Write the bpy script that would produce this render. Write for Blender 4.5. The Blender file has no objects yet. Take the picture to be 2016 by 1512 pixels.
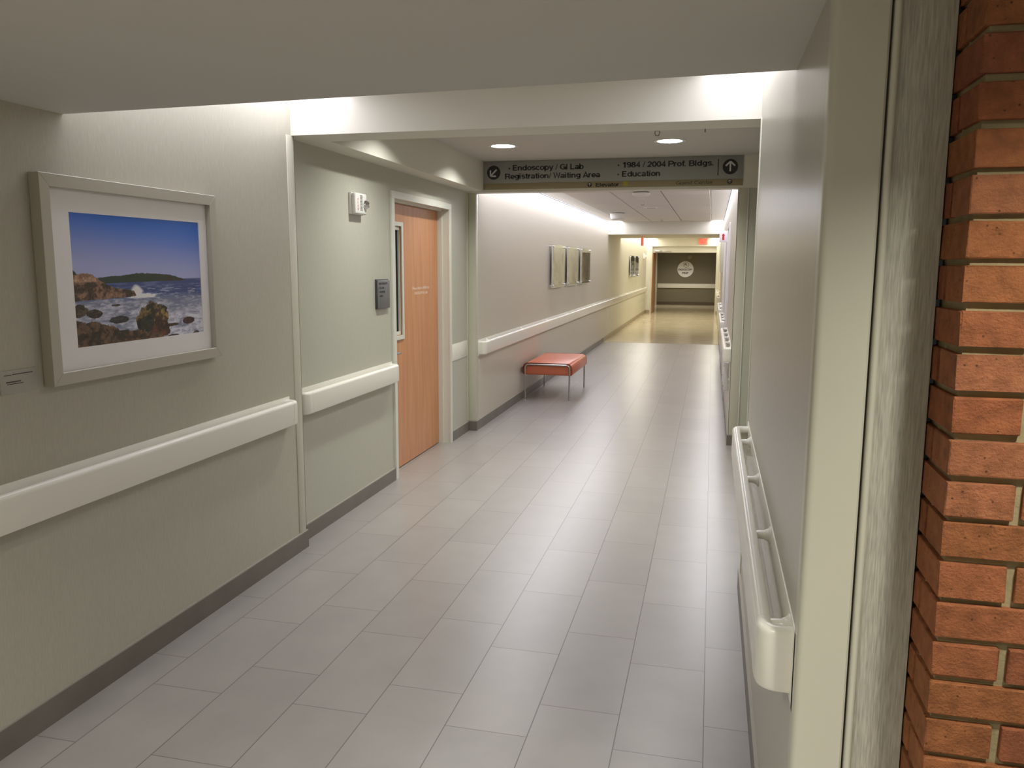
import bpy, bmesh, math, random
import numpy as np
from mathutils import Vector, Matrix
random.seed(7)
S = bpy.context.scene
COL = S.collection
PI = math.pi

# ------------------------------------------------------------------ camera, world, exposure
cam = bpy.data.objects.new('camera', bpy.data.cameras.new('camera'))
COL.objects.link(cam)
cam.data.sensor_fit = 'HORIZONTAL'
cam.data.sensor_width = 36.0
cam.data.lens = 1604.0 / 2016.0 * 36.0
cam.data.clip_start = 0.02
cam.data.clip_end = 200
cr, cu, cf = (0.97158077, 0.23667107, 0.00419676), (-0.03836563, 0.13995362, 0.9894145), (-0.23357844, 0.96145712, -0.14505628)
cam.matrix_world = Matrix(((cr[0], cu[0], -cf[0], -0.03265), (cr[1], cu[1], -cf[1], -2.3605),
                           (cr[2], cu[2], -cf[2], 1.6756), (0, 0, 0, 1)))
S.camera = cam
S.view_settings.view_transform = 'Standard'
S.view_settings.look = 'None'
S.view_settings.exposure = 0.0
S.view_settings.gamma = 1.0
S.view_settings.use_curve_mapping = False
S.cycles.use_denoising = True
S.cycles.max_bounces = 10
S.cycles.diffuse_bounces = 6
S.cycles.sample_clamp_indirect = 3
S.cycles.blur_glossy = 0.6
S.cycles.caustics_reflective = False
W = bpy.data.worlds.new('world'); S.world = W
W.use_nodes = True
W.node_tree.nodes['Background'].inputs[0].default_value = (0.5, 0.5, 0.5, 1)
W.node_tree.nodes['Background'].inputs[1].default_value = 0.02

L_COVE1 = 7.2      # perimeter cove in front of the first beam
L_COVE3 = 8.2      # long corridor coves
L_COVE4 = 10.5
L_CAN = 400.0       # downlights over the door bay
L_NEAR = 500.0
L_NEARL = 950.0      # downlights above the photographer
L_FARFILL = 330.0  # added fill beyond the far doorway
C_COVE = (0.94, 0.945, 1.04)
C_WARM = (1.0, 0.96, 0.84)
C_CAN = (0.99, 1.0, 0.93)
C_NEAR = (0.99, 0.98, 0.87)

# ------------------------------------------------------------------ materials
MATS = {}
def node(nt, t, **kw):
    n = nt.nodes.new(t)
    for k, v in kw.items(): setattr(n, k, v)
    return n
def mat(name, color, rough=0.5, metal=0.0, spec=0.5, bump=0.0, bscale=200.0, var=0.0, vscale=3.0, coat=0.0, emit=None, estr=0.0, trans=0.0):
    if name in MATS: return MATS[name]
    m = bpy.data.materials.new(name); m.use_nodes = True
    nt = m.node_tree; b = nt.nodes['Principled BSDF']
    b.inputs['Base Color'].default_value = (*color, 1)
    b.inputs['Roughness'].default_value = rough
    b.inputs['Metallic'].default_value = metal
    b.inputs['Specular IOR Level'].default_value = spec
    b.inputs['Coat Weight'].default_value = coat
    b.inputs['Transmission Weight'].default_value = trans
    if emit:
        b.inputs['Emission Color'].default_value = (*emit, 1)
        b.inputs['Emission Strength'].default_value = estr
    tc = node(nt, 'ShaderNodeTexCoord')
    if var > 0:
        n = node(nt, 'ShaderNodeTexNoise'); n.inputs['Scale'].default_value = vscale; n.inputs['Detail'].default_value = 4
        nt.links.new(tc.outputs['Object'], n.inputs['Vector'])
        mr = node(nt, 'ShaderNodeMapRange'); mr.inputs[1].default_value = .3; mr.inputs[2].default_value = .7
        mr.inputs[3].default_value = 1 - var; mr.inputs[4].default_value = 1 + var
        nt.links.new(n.outputs['Fac'], mr.inputs[0])
        mx = node(nt, 'ShaderNodeVectorMath', operation='SCALE'); mx.inputs[0].default_value = color
        nt.links.new(mr.outputs[0], mx.inputs['Scale']); nt.links.new(mx.outputs[0], b.inputs['Base Color'])
    if bump > 0:
        n = node(nt, 'ShaderNodeTexNoise'); n.inputs['Scale'].default_value = bscale; n.inputs['Detail'].default_value = 3
        nt.links.new(tc.outputs['Object'], n.inputs['Vector'])
        bp = node(nt, 'ShaderNodeBump'); bp.inputs['Strength'].default_value = bump; bp.inputs['Distance'].default_value = .002
        nt.links.new(n.outputs['Fac'], bp.inputs['Height']); nt.links.new(bp.outputs[0], b.inputs['Normal'])
    MATS[name] = m
    return m

def wallpaper(name, color, amp=0.09, rough=0.40, bump=0.30, coarse=.25, sc=(330, 330, 24)):
    """Vinyl wallcovering: fine vertical strokes in tone and relief."""
    m = bpy.data.materials.new(name); m.use_nodes = True
    nt = m.node_tree; b = nt.nodes['Principled BSDF']
    b.inputs['Roughness'].default_value = rough
    b.inputs['Specular IOR Level'].default_value = .5
    tc = node(nt, 'ShaderNodeTexCoord')
    mp = node(nt, 'ShaderNodeMapping'); mp.inputs['Scale'].default_value = sc
    nt.links.new(tc.outputs['Object'], mp.inputs[0])
    n = node(nt, 'ShaderNodeTexNoise'); n.inputs['Scale'].default_value = 1.0; n.inputs['Detail'].default_value = 2.5
    nt.links.new(mp.outputs[0], n.inputs['Vector'])
    mp2 = node(nt, 'ShaderNodeMapping'); mp2.inputs['Scale'].default_value = (90, 90, 7)
    nt.links.new(tc.outputs['Object'], mp2.inputs[0])
    n2 = node(nt, 'ShaderNodeTexNoise'); n2.inputs['Scale'].default_value = 1.0
    nt.links.new(mp2.outputs[0], n2.inputs['Vector'])
    ad = node(nt, 'ShaderNodeMath', operation='MULTIPLY_ADD'); ad.inputs[1].default_value = coarse; nt.links.new(n2.outputs['Fac'], ad.inputs[0]); nt.links.new(n.outputs['Fac'], ad.inputs[2])
    mr = node(nt, 'ShaderNodeMapRange'); mr.inputs[1].default_value = .25 + coarse * .5; mr.inputs[2].default_value = .75 + coarse * .5
    mr.inputs[3].default_value = 1 - amp; mr.inputs[4].default_value = 1 + amp
    nt.links.new(ad.outputs[0], mr.inputs[0])
    mx = node(nt, 'ShaderNodeVectorMath', operation='SCALE'); mx.inputs[0].default_value = color
    nt.links.new(mr.outputs[0], mx.inputs['Scale']); nt.links.new(mx.outputs[0], b.inputs['Base Color'])
    bp = node(nt, 'ShaderNodeBump'); bp.inputs['Strength'].default_value = bump; bp.inputs['Distance'].default_value = .0012
    nt.links.new(ad.outputs[0], bp.inputs['Height']); nt.links.new(bp.outputs[0], b.inputs['Normal'])
    return m

M_WALL = wallpaper('wallcovering_greige', (0.475, 0.450, 0.375), rough=.31)
M_PANELPAPER = wallpaper('wallcovering_close', (0.42, 0.40, 0.335), amp=.26, bump=.18, coarse=.10, sc=(380, 380, 22))
M_SAGE = wallpaper('wallcovering_sage', (0.47, 0.465, 0.395), amp=.05, bump=.15)
M_LIGHTWALL = wallpaper('wallcovering_pale', (0.56, 0.515, 0.435), amp=.03, bump=.12)
M_CREAMWALL = mat('paint_cream', (0.62, 0.60, 0.50), .55, var=.02)
M_CEIL = mat('ceiling_paint', (0.56, 0.54, 0.50), .75, bump=.05)
M_BEAM = mat('beam_paint', (0.70, 0.675, 0.60), .6)
M_TILEC = mat('ceiling_tile', (0.72, 0.68, 0.64), .85, bump=.1, bscale=400)
M_DARK = mat('joint_shadow', (0.12, 0.11, 0.10), .9)
M_IVORY = mat('ivory_paint', (0.63, 0.61, 0.50), .35, spec=.5)
M_GUARD = mat('corner_guard_vinyl', (0.57, 0.55, 0.46), .33, spec=.5)
M_RAIL = mat('handrail_vinyl', (0.84, 0.815, 0.74), .24, spec=.5)
M_FRAME = mat('door_frame_enamel', (0.68, 0.68, 0.62), .3)
M_BLACK = mat('black_vinyl', (0.012, 0.011, 0.012), .5)
M_SIGN = mat('sign_aluminium', (0.29, 0.295, 0.275), .4, metal=.15)
M_SIGNBAND = mat('sign_band_tan', (0.29, 0.24, 0.135), .45)
M_SIGNWHITE = mat('sign_arrow_pale', (0.62, 0.62, 0.60), .5)
M_GREYPLASTIC = mat('plaque_grey', (0.13, 0.13, 0.135), .4)
M_WHITEPLASTIC = mat('white_plastic', (0.72, 0.70, 0.68), .35)
M_RED = mat('red_print', (0.55, 0.03, 0.04), .5)
M_CHROME = mat('chrome', (0.75, 0.75, 0.76), .12, metal=1.0)
M_STEEL = mat('brushed_steel', (0.50, 0.49, 0.48), .3, metal=1.0)
M_GRILLE = mat('grille_grey', (0.16, 0.16, 0.165), .6)
M_VINYLSEAT = mat('salmon_vinyl', (0.56, 0.15, 0.075), .34, spec=.5, bump=.08, bscale=300)
M_PIPING = mat('piping_dark_red', (0.14, 0.025, 0.012), .45)
M_PICFRAME = mat('picture_frame_silver', (0.48, 0.45, 0.38), .35, metal=.2)
M_MAT = mat('picture_mat_white', (0.93, 0.895, 0.895), .7)
M_DARKGLASS = mat('dark_window_glass', (0.006, 0.007, 0.007), .25, spec=.12)
M_BASE = mat('base_tile', (0.165, 0.145, 0.125), .42, var=.10, vscale=5)
M_CAULK = mat('base_cap_pale', (0.36, 0.335, 0.30), .5)
M_COVEBASE = mat('cove_base_tan', (0.36, 0.30, 0.21), .4)
M_PAPER = mat('pale_paper', (0.42, 0.40, 0.35), .5)
M_INK = mat('ink', (0.06, 0.05, 0.045), .6)
M_YELLOW = mat('yellow_print', (0.42, 0.34, 0.04), .5)
M_WHITEPRINT = mat('white_print', (0.85, 0.74, 0.64), .5)
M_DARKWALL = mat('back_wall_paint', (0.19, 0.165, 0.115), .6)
M_HOUSING = mat('lamp_housing_white', (0.8, 0.8, 0.78), .4)

def emis(name, color, strength):
    m = bpy.data.materials.new(name); m.use_nodes = True; nt = m.node_tree
    nt.nodes.clear()
    o = node(nt, 'ShaderNodeOutputMaterial'); e = node(nt, 'ShaderNodeEmission')
    e.inputs[0].default_value = (*color, 1); e.inputs[1].default_value = strength
    nt.links.new(e.outputs[0], o.inputs[0]); return m
LAMP = {'cove1': (C_COVE, L_COVE1), 'cove3': (C_COVE, L_COVE3), 'cove4': (C_WARM, L_COVE4), 'can': (C_CAN, L_CAN), 'near': (C_NEAR, L_NEAR), 'nearl': (C_NEAR, L_NEARL), 'far': (C_WARM, L_FARFILL)}
M_LENS = mat('frosted_lens', (0.85, 0.85, 0.85), .5)
def lamp(kind, loc, sx, sy, parent, disk=False):
    """the lamp behind a lens: an area light facing down, radiance given in LAMP."""
    col, L = LAMP[kind]
    ld = bpy.data.lights.new('lamp', 'AREA'); ld.shape = 'DISK' if disk else 'RECTANGLE'; ld.size = sx
    if not disk: ld.size_y = sy
    A = PI * sx * sx / 4 if disk else sx * sy
    ld.energy = L * PI * A; ld.color = col
    o = bpy.data.objects.new('lamp', ld); COL.objects.link(o); o.location = loc
    o.parent = parent; o.matrix_parent_inverse = Matrix.Translation(parent.location).inverted()
    return o
M_EXIT = emis('exit_letters_lit', (1.0, 0.16, 0.09), 1.1)

def clear(name, tint=(1, 1, 1), ior=1.49, rough=.02):
    m = bpy.data.materials.new(name); m.use_nodes = True; nt = m.node_tree; nt.nodes.clear()
    o = node(nt, 'ShaderNodeOutputMaterial'); t = node(nt, 'ShaderNodeBsdfTransparent'); g = node(nt, 'ShaderNodeBsdfGlossy')
    lw = node(nt, 'ShaderNodeLayerWeight'); lw.inputs[0].default_value = .5
    pw = node(nt, 'ShaderNodeMath', operation='POWER'); pw.inputs[1].default_value = 5.0; nt.links.new(lw.outputs['Facing'], pw.inputs[0])
    f = node(nt, 'ShaderNodeMath', operation='MULTIPLY_ADD'); f.inputs[1].default_value = .90; f.inputs[2].default_value = .035; nt.links.new(pw.outputs[0], f.inputs[0])
    t.inputs[0].default_value = (*tint, 1); g.inputs['Roughness'].default_value = rough
    mx = node(nt, 'ShaderNodeMixShader')
    nt.links.new(f.outputs[0], mx.inputs[0]); nt.links.new(t.outputs[0], mx.inputs[1]); nt.links.new(g.outputs[0], mx.inputs[2])
    nt.links.new(mx.outputs[0], o.inputs[0]); return m
M_GLASS = clear('picture_glass')
M_ACRYLIC = clear('acrylic_sheet', (0.95, 0.96, 0.95))

def wood(name, c1, c2):
    m = bpy.data.materials.new(name); m.use_nodes = True; nt = m.node_tree; b = nt.nodes['Principled BSDF']
    b.inputs['Roughness'].default_value = .38
    tc = node(nt, 'ShaderNodeTexCoord'); mp = node(nt, 'ShaderNodeMapping'); mp.inputs['Scale'].default_value = (22, 22, 1.6)
    nt.links.new(tc.outputs['Object'], mp.inputs[0])
    n = node(nt, 'ShaderNodeTexNoise'); n.inputs['Scale'].default_value = 1; n.inputs['Detail'].default_value = 6; n.inputs['Distortion'].default_value = .6
    nt.links.new(mp.outputs[0], n.inputs['Vector'])
    r = node(nt, 'ShaderNodeValToRGB'); r.color_ramp.elements[0].position = .3; r.color_ramp.elements[1].position = .7
    r.color_ramp.elements[0].color = (*c1, 1); r.color_ramp.elements[1].color = (*c2, 1)
    nt.links.new(n.outputs['Fac'], r.inputs[0]); nt.links.new(r.outputs[0], b.inputs['Base Color'])
    return m
M_WOOD = wood('maple_door_veneer', (0.50, 0.215, 0.095), (0.60, 0.285, 0.135))
M_WOODFAR = wood('far_door_veneer', (0.36, 0.16, 0.07), (0.42, 0.20, 0.09))

def tile_floor():
    """Offset 30 x 64 cm porcelain tiles with thin grout, laid along the corridor."""
    TW, TL = 0.3078, 0.6438
    m = bpy.data.materials.new('porcelain_floor_tile'); m.use_nodes = True; nt = m.node_tree; b = nt.nodes['Principled BSDF']
    L = nt.links.new
    def mth(op, a=None, bb=None, c=None):
        n = node(nt, 'ShaderNodeMath', operation=op)
        for i, v in enumerate((a, bb, c)):
            if v is None: continue
            if isinstance(v, (int, float)): n.inputs[i].default_value = v
            else: L(v, n.inputs[i])
        return n.outputs[0]
    g = node(nt, 'ShaderNodeNewGeometry'); sp = node(nt, 'ShaderNodeSeparateXYZ'); L(g.outputs['Position'], sp.inputs[0])
    x, y = sp.outputs['X'], sp.outputs['Y']
    cx = mth('DIVIDE', x, TW); col = mth('FLOOR', cx); fx = mth('FRACT', cx)
    par = mth('FLOORED_MODULO', col, 2.0)            # column -1 and +0: parity 1 / 0
    off = mth('MULTIPLY', mth('SUBTRACT', 1.0, par), 0.226)
    cy = mth('DIVIDE', mth('SUBTRACT', mth('SUBTRACT', y, 0.283), off), TL); row = mth('FLOOR', cy); fy = mth('FRACT', cy)
    dx = mth('MULTIPLY', mth('MINIMUM', fx, mth('SUBTRACT', 1.0, fx)), TW)
    dy = mth('MULTIPLY', mth('MINIMUM', fy, mth('SUBTRACT', 1.0, fy)), TL)
    d = mth('MINIMUM', dx, mth('MULTIPLY', dy, 1.3))
    gr = node(nt, 'ShaderNodeMapRange'); gr.inputs[1].default_value = .0011; gr.inputs[2].default_value = .0024
    gr.inputs[3].default_value = 0; gr.inputs[4].default_value = 1; L(d, gr.inputs[0])
    cb = node(nt, 'ShaderNodeCombineXYZ'); L(col, cb.inputs[0]); L(row, cb.inputs[1])
    wn = node(nt, 'ShaderNodeTexWhiteNoise', noise_dimensions='2D'); L(cb.outputs[0], wn.inputs['Vector'])
    # streaky cloud inside each tile
    ad = node(nt, 'ShaderNodeVectorMath', operation='ADD'); sc = node(nt, 'ShaderNodeVectorMath', operation='SCALE'); sc.inputs['Scale'].default_value = 17
    L(wn.outputs['Color'], sc.inputs[0]); L(g.outputs['Position'], ad.inputs[0]); L(sc.outputs[0], ad.inputs[1])
    n1 = node(nt, 'ShaderNodeTexNoise'); n1.inputs['Scale'].default_value = 5.0; n1.inputs['Detail'].default_value = 4; L(ad.outputs[0], n1.inputs['Vector'])
    t1 = mth('MULTIPLY_ADD', wn.outputs['Value'], .10, .93)
    t2 = mth('MULTIPLY_ADD', n1.outputs['Fac'], .24, .88)
    tot = mth('MULTIPLY', t1, t2)
    c = node(nt, 'ShaderNodeVectorMath', operation='SCALE'); c.inputs[0].default_value = (0.335, 0.312, 0.300); L(tot, c.inputs['Scale'])
    mx = node(nt, 'ShaderNodeMix', data_type='RGBA'); mx.inputs['A'].default_value = (0.10, 0.085, 0.075, 1)
    L(gr.outputs[0], mx.inputs['Factor']); L(c.outputs[0], mx.inputs['B']); L(mx.outputs['Result'], b.inputs['Base Color'])
    rr = mth('MULTIPLY_ADD', n1.outputs['Fac'], .05, .280)
    L(rr, b.inputs['Roughness'])
    b.inputs['Specular IOR Level'].default_value = .85
    return m
M_TILE = tile_floor()

def vinyl_floor():
    m = bpy.data.materials.new('cream_sheet_vinyl'); m.use_nodes = True; nt = m.node_tree; b = nt.nodes['Principled BSDF']
    tc = node(nt, 'ShaderNodeTexCoord'); mp = node(nt, 'ShaderNodeMapping'); mp.inputs['Scale'].default_value = (1.2, 5, 1)
    nt.links.new(tc.outputs['Object'], mp.inputs[0])
    n = node(nt, 'ShaderNodeTexNoise'); n.inputs['Scale'].default_value = 1.6; n.inputs['Detail'].default_value = 3
    nt.links.new(mp.outputs[0], n.inputs['Vector'])
    r = node(nt, 'ShaderNodeValToRGB'); r.color_ramp.elements[0].position = .35; r.color_ramp.elements[1].position = .65
    r.color_ramp.elements[0].color = (0.62, 0.52, 0.36, 1); r.color_ramp.elements[1].color = (0.72, 0.62, 0.43, 1)
    nt.links.new(n.outputs['Fac'], r.inputs[0]); nt.links.new(r.outputs[0], b.inputs['Base Color'])
    b.inputs['Roughness'].default_value = .13
    bp = node(nt, 'ShaderNodeBump'); bp.inputs['Strength'].default_value = .12; bp.inputs['Distance'].default_value = .004
    nt.links.new(n.outputs['Fac'], bp.inputs['Height']); nt.links.new(bp.outputs[0], b.inputs['Normal'])
    return m
M_VFLOOR = vinyl_floor()

def attr_mat(name, rough=.6, spec=.3, bump=0., bscale=120.):
    m = bpy.data.materials.new(name); m.use_nodes = True; nt = m.node_tree; b = nt.nodes['Principled BSDF']
    a = node(nt, 'ShaderNodeAttribute'); a.attribute_name = 'Col'
    b.inputs['Roughness'].default_value = rough; b.inputs['Specular IOR Level'].default_value = spec
    if bump:
        tc = node(nt, 'ShaderNodeTexCoord')
        n = node(nt, 'ShaderNodeTexNoise'); n.inputs['Scale'].default_value = bscale; n.inputs['Detail'].default_value = 5; n.inputs['Roughness'].default_value = .65
        nt.links.new(tc.outputs['Object'], n.inputs['Vector'])
        n2 = node(nt, 'ShaderNodeTexNoise'); n2.inputs['Scale'].default_value = 38; n2.inputs['Detail'].default_value = 3
        nt.links.new(tc.outputs['Object'], n2.inputs['Vector'])
        s = node(nt, 'ShaderNodeMath', operation='ADD'); nt.links.new(n.outputs['Fac'], s.inputs[0]); nt.links.new(n2.outputs['Fac'], s.inputs[1])
        bp = node(nt, 'ShaderNodeBump'); bp.inputs['Strength'].default_value = bump; bp.inputs['Distance'].default_value = .004
        nt.links.new(s.outputs[0], bp.inputs['Height']); nt.links.new(bp.outputs[0], b.inputs['Normal'])
        mr = node(nt, 'ShaderNodeMapRange'); mr.inputs[1].default_value = .25; mr.inputs[2].default_value = .75; mr.inputs[3].default_value = .72; mr.inputs[4].default_value = 1.25
        nt.links.new(n2.outputs['Fac'], mr.inputs[0])
        # small burnt pits
        v = node(nt, 'ShaderNodeTexVoronoi'); v.inputs['Scale'].default_value = 45; nt.links.new(tc.outputs['Object'], v.inputs['Vector'])
        pr = node(nt, 'ShaderNodeMapRange'); pr.inputs[1].default_value = .06; pr.inputs[2].default_value = .12; pr.inputs[3].default_value = .35; pr.inputs[4].default_value = 1
        nt.links.new(v.outputs['Distance'], pr.inputs[0])
        mm = node(nt, 'ShaderNodeMath', operation='MULTIPLY'); nt.links.new(mr.outputs[0], mm.inputs[0]); nt.links.new(pr.outputs[0], mm.inputs[1])
        sc = node(nt, 'ShaderNodeVectorMath', operation='SCALE'); nt.links.new(a.outputs['Color'], sc.inputs[0]); nt.links.new(mm.outputs[0], sc.inputs['Scale'])
        nt.links.new(sc.outputs[0], b.inputs['Base Color'])
    else:
        nt.links.new(a.outputs['Color'], b.inputs['Base Color'])
    return m
M_BRICK = attr_mat('red_brick', .82, .25, bump=1.0, bscale=170.)
M_PRINT = attr_mat('printed_photo', .5, .3)
M_MORTAR = mat('mortar', (0.30, 0.24, 0.13), .95, bump=.6, bscale=150, var=.15, vscale=20)

# ------------------------------------------------------------------ mesh helpers
def box(bm, x0, y0, z0, x1, y1, z1, bevel=0.0, seg=2):
    v = [bm.verts.new((x, y, z)) for z in (z0, z1) for y in (y0, y1) for x in (x0, x1)]
    fs = [bm.faces.new([v[i] for i in f]) for f in ((0, 2, 3, 1), (4, 5, 7, 6), (0, 1, 5, 4), (2, 6, 7, 3), (0, 4, 6, 2), (1, 3, 7, 5))]
    if bevel > 0:
        es = set(e for f in fs for e in f.edges)
        bmesh.ops.bevel(bm, geom=list(es), offset=bevel, segments=seg, profile=.5, affect='EDGES')
    return v
def quad(bm, *pts):
    return bm.faces.new([bm.verts.new(p) for p in pts])
def obj(name, bm, m, parent=None, smooth=False, recalc=True):
    if recalc: bmesh.ops.recalc_face_normals(bm, faces=bm.faces)
    me = bpy.data.meshes.new(name); bm.to_mesh(me); bm.free()
    me.materials.append(m)
    if smooth:
        for p in me.polygons: p.use_smooth = True
    o = bpy.data.objects.new(name, me); COL.objects.link(o)
    if smooth:
        md = o.modifiers.new('edge', 'EDGE_SPLIT'); md.split_angle = math.radians(38)
    if parent:
        o.parent = parent
        o.matrix_parent_inverse = Matrix.Translation(parent.location).inverted()
    return o
def bobj(name, m, boxes, parent=None, bevel=0.0):
    bm = bmesh.new()
    for b in boxes: box(bm, *b, bevel=bevel)
    return obj(name, bm, m, parent, smooth=bevel > 0)
def struct(name, o, label=None):
    o.name = name; o['kind'] = 'structure'
    if label: o['label'] = label
    return o
def thing(name, label, cat, loc, group=None):
    o = bpy.data.objects.new(name, None); COL.objects.link(o); o.location = loc
    o.empty_display_size = .05
    o['label'] = label; o['category'] = cat
    if group: o['group'] = group
    return o
def tag(o, label, cat, group=None):
    o['label'] = label; o['category'] = cat
    if group: o['group'] = group
    return o
def cyl(bm, c, axis, r0, r1, h, n=24, caps=True):
    """frustum from point c along unit axis."""
    a = Vector(axis).normalized(); t = a.orthogonal().normalized(); b = a.cross(t)
    c = Vector(c)
    A = [bm.verts.new(c + (t * math.cos(2 * PI * i / n) + b * math.sin(2 * PI * i / n)) * r0) for i in range(n)]
    B = [bm.verts.new(c + a * h + (t * math.cos(2 * PI * i / n) + b * math.sin(2 * PI * i / n)) * r1) for i in range(n)]
    for i in range(n):
        bm.faces.new([A[i], A[(i + 1) % n], B[(i + 1) % n], B[i]])
    if caps:
        bm.faces.new(A[::-1]); bm.faces.new(B)
def lathe(bm, c, axis, prof, n=24):
    """prof: list of (distance along axis, radius)."""
    a = Vector(axis).normalized(); t = a.orthogonal().normalized(); b = a.cross(t); c = Vector(c)
    rings = []
    for d, r in prof:
        rings.append([bm.verts.new(c + a * d + (t * math.cos(2 * PI * i / n) + b * math.sin(2 * PI * i / n)) * max(r, 1e-4)) for i in range(n)])
    for A, B in zip(rings, rings[1:]):
        for i in range(n): bm.faces.new([A[i], A[(i + 1) % n], B[(i + 1) % n], B[i]])
    bm.faces.new(rings[0][::-1]); bm.faces.new(rings[-1])
def tube(bm, pts, r, n=14, caps=True):
    pts = [Vector(p) for p in pts]; rings = []; prev = None
    for i, p in enumerate(pts):
        d = (pts[min(i + 1, len(pts) - 1)] - pts[max(i - 1, 0)]).normalized()
        if prev is None: t = d.orthogonal().normalized()
        else: t = (prev - d * prev.dot(d)).normalized()
        prev = t; b = d.cross(t)
        rings.append([bm.verts.new(p + (t * math.cos(2 * PI * k / n) + b * math.sin(2 * PI * k / n)) * r) for k in range(n)])
    for A, B in zip(rings, rings[1:]):
        for k in range(n): bm.faces.new([A[k], A[(k + 1) % n], B[(k + 1) % n], B[k]])
    if caps: bm.faces.new(rings[0][::-1]); bm.faces.new(rings[-1])

def text_mesh(txt, bold=0.0, spacing=1.0):
    cu = bpy.data.curves.new('t', 'FONT'); cu.body = txt; cu.size = 1; cu.offset = bold; cu.space_character = spacing
    cu.resolution_u = 3
    o = bpy.data.objects.new('t', cu); COL.objects.link(o)
    dg = bpy.context.evaluated_depsgraph_get(); dg.update()
    me = bpy.data.meshes.new_from_object(o.evaluated_get(dg))
    bpy.data.objects.remove(o); bpy.data.curves.remove(cu)
    return me
def lettering(txt, m, parent, org, ux, uz, width, cap, name='lettering', bold=.02, thick=.001, lines=None):
    """Text laid from org; ux reading direction, uz up; width fits the string, cap fits the capitals."""
    items = lines or [(txt, 0, 0, width)]
    ux, uz = Vector(ux), Vector(uz); nn = ux.cross(uz)
    for t, dx, dz, w in items:
        bm = bmesh.new()
        me = text_mesh(t, bold)
        co = np.array([v.co[:] for v in me.vertices])
        x0, x1 = co[:, 0].min(), co[:, 0].max()
        base = len(bm.verts)
        vs = []
        for c in co:
            vs.append(bm.verts.new(Vector(org) + ux * (dx + (c[0] - x0) / (x1 - x0) * w) + uz * (dz + c[1] / .70 * cap) + nn * thick))
        for p in me.polygons:
            try: bm.faces.new([vs[i] for i in p.vertices])
            except ValueError: pass
        bpy.data.meshes.remove(me)
        obj(name, bm, m, parent, recalc=False)
def disc_mesh(bm, c, n, r, t=.001, seg=40):
    cyl(bm, c, n, r, r, t, seg)
def arrow(bm, c, ux, uz, nn, r, ang):
    """bold arrow (shaft + V head) centred on c, pointing 'ang' from uz towards ux."""
    ux, uz, nn, c = map(Vector, (ux, uz, nn, c))
    d = uz * math.cos(ang) + ux * math.sin(ang); s = ux * math.cos(ang) - uz * math.sin(ang)
    def bar(p, q, w):
        e = (q - p).normalized(); f = e.cross(nn).normalized() * w / 2
        quad(bm, *[x + nn * .0018 for x in (p - f, q - f, q + f, p + f)])
    tip = c + d * r * .68
    bar(c - d * r * .68, tip, r * .24)
    bar(tip + d * .1 * r, tip - d * r * .55 + s * r * .68, r * .24)
    bar(tip + d * .1 * r, tip - d * r * .55 - s * r * .68, r * .24)

# ------------------------------------------------------------------ key planes (metres)
XL, XR, X3 = -2.33, -2.39, -2.31       # left wall: first stretch, door bay, far stretch
RW, RR = 0.17, 0.36                    # right wall, its recessed bay
YN, YB, YS, Y2, Y2b, YE = -0.68, 1.90, 5.42, 16.0, 18.6, 27.0
ZC = 2.62

# ------------------------------------------------------------------ floor
def floor_piece(x0, x1, y0, y1, m, top=0.0):
    bm = bmesh.new(); box(bm, x0, y0, -.08, x1, y1, top); return obj('floor', bm, m)
struct('floor', floor_piece(-3.2, 3.0, -5.0, 15.48, M_TILE))
struct('floor', floor_piece(-3.2, .6, 15.48, 34.0, M_VFLOOR))

# ------------------------------------------------------------------ walls
def wall(name, m, *boxes): return struct(name, bobj(name, m, boxes))
wall('wall_left', M_WALL, (XL - .25, -5, 0, XL, YB, 2.8))
wall('wall_left', M_SAGE, (XR - .3, YB, 0, XR, 3.51, 2.8), (XR - .3, 4.85, 0, XR, 5.47, 2.8), (XR - .3, 3.51, 2.17, XR, 4.85, 2.8))
wall('wall_left', M_LIGHTWALL, (X3 - .25, 5.47, 0, X3, 15.95, 2.8))
wall('wall_left', M_CREAMWALL, (X3 - .25, 15.95, 0, X3, 34, 2.8))
wall('wall_right', M_WALL, (RW, YN + .004, 0, .262, YB - .02, 2.8), (.262, YN + .04, 0, RR, YB - .02, 2.8))
wall('wall_right', M_SAGE, (RR, YB - .02, 0, RR + .1, YS, 2.8))
wall('wall_right', M_LIGHTWALL, (RW, YS + .002, 0, RW + .2, 15.95, 2.8))
wall('wall_right', M_CREAMWALL, (RW, 15.95, 0, RW + .2, 34, 2.8))
wall('wall_right', M_IVORY, (3.0, -5, 0, 3.2, -.66, 2.8))
wall('wall_back', M_IVORY, (-2.6, -5.2, 0, 3.2, -5.0, 2.8))
# wallcovered strip between corner guard and brick
wall('wall_right', M_PANELPAPER, (.283, YN, 0, .377, YN + .03, 2.8))

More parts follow.
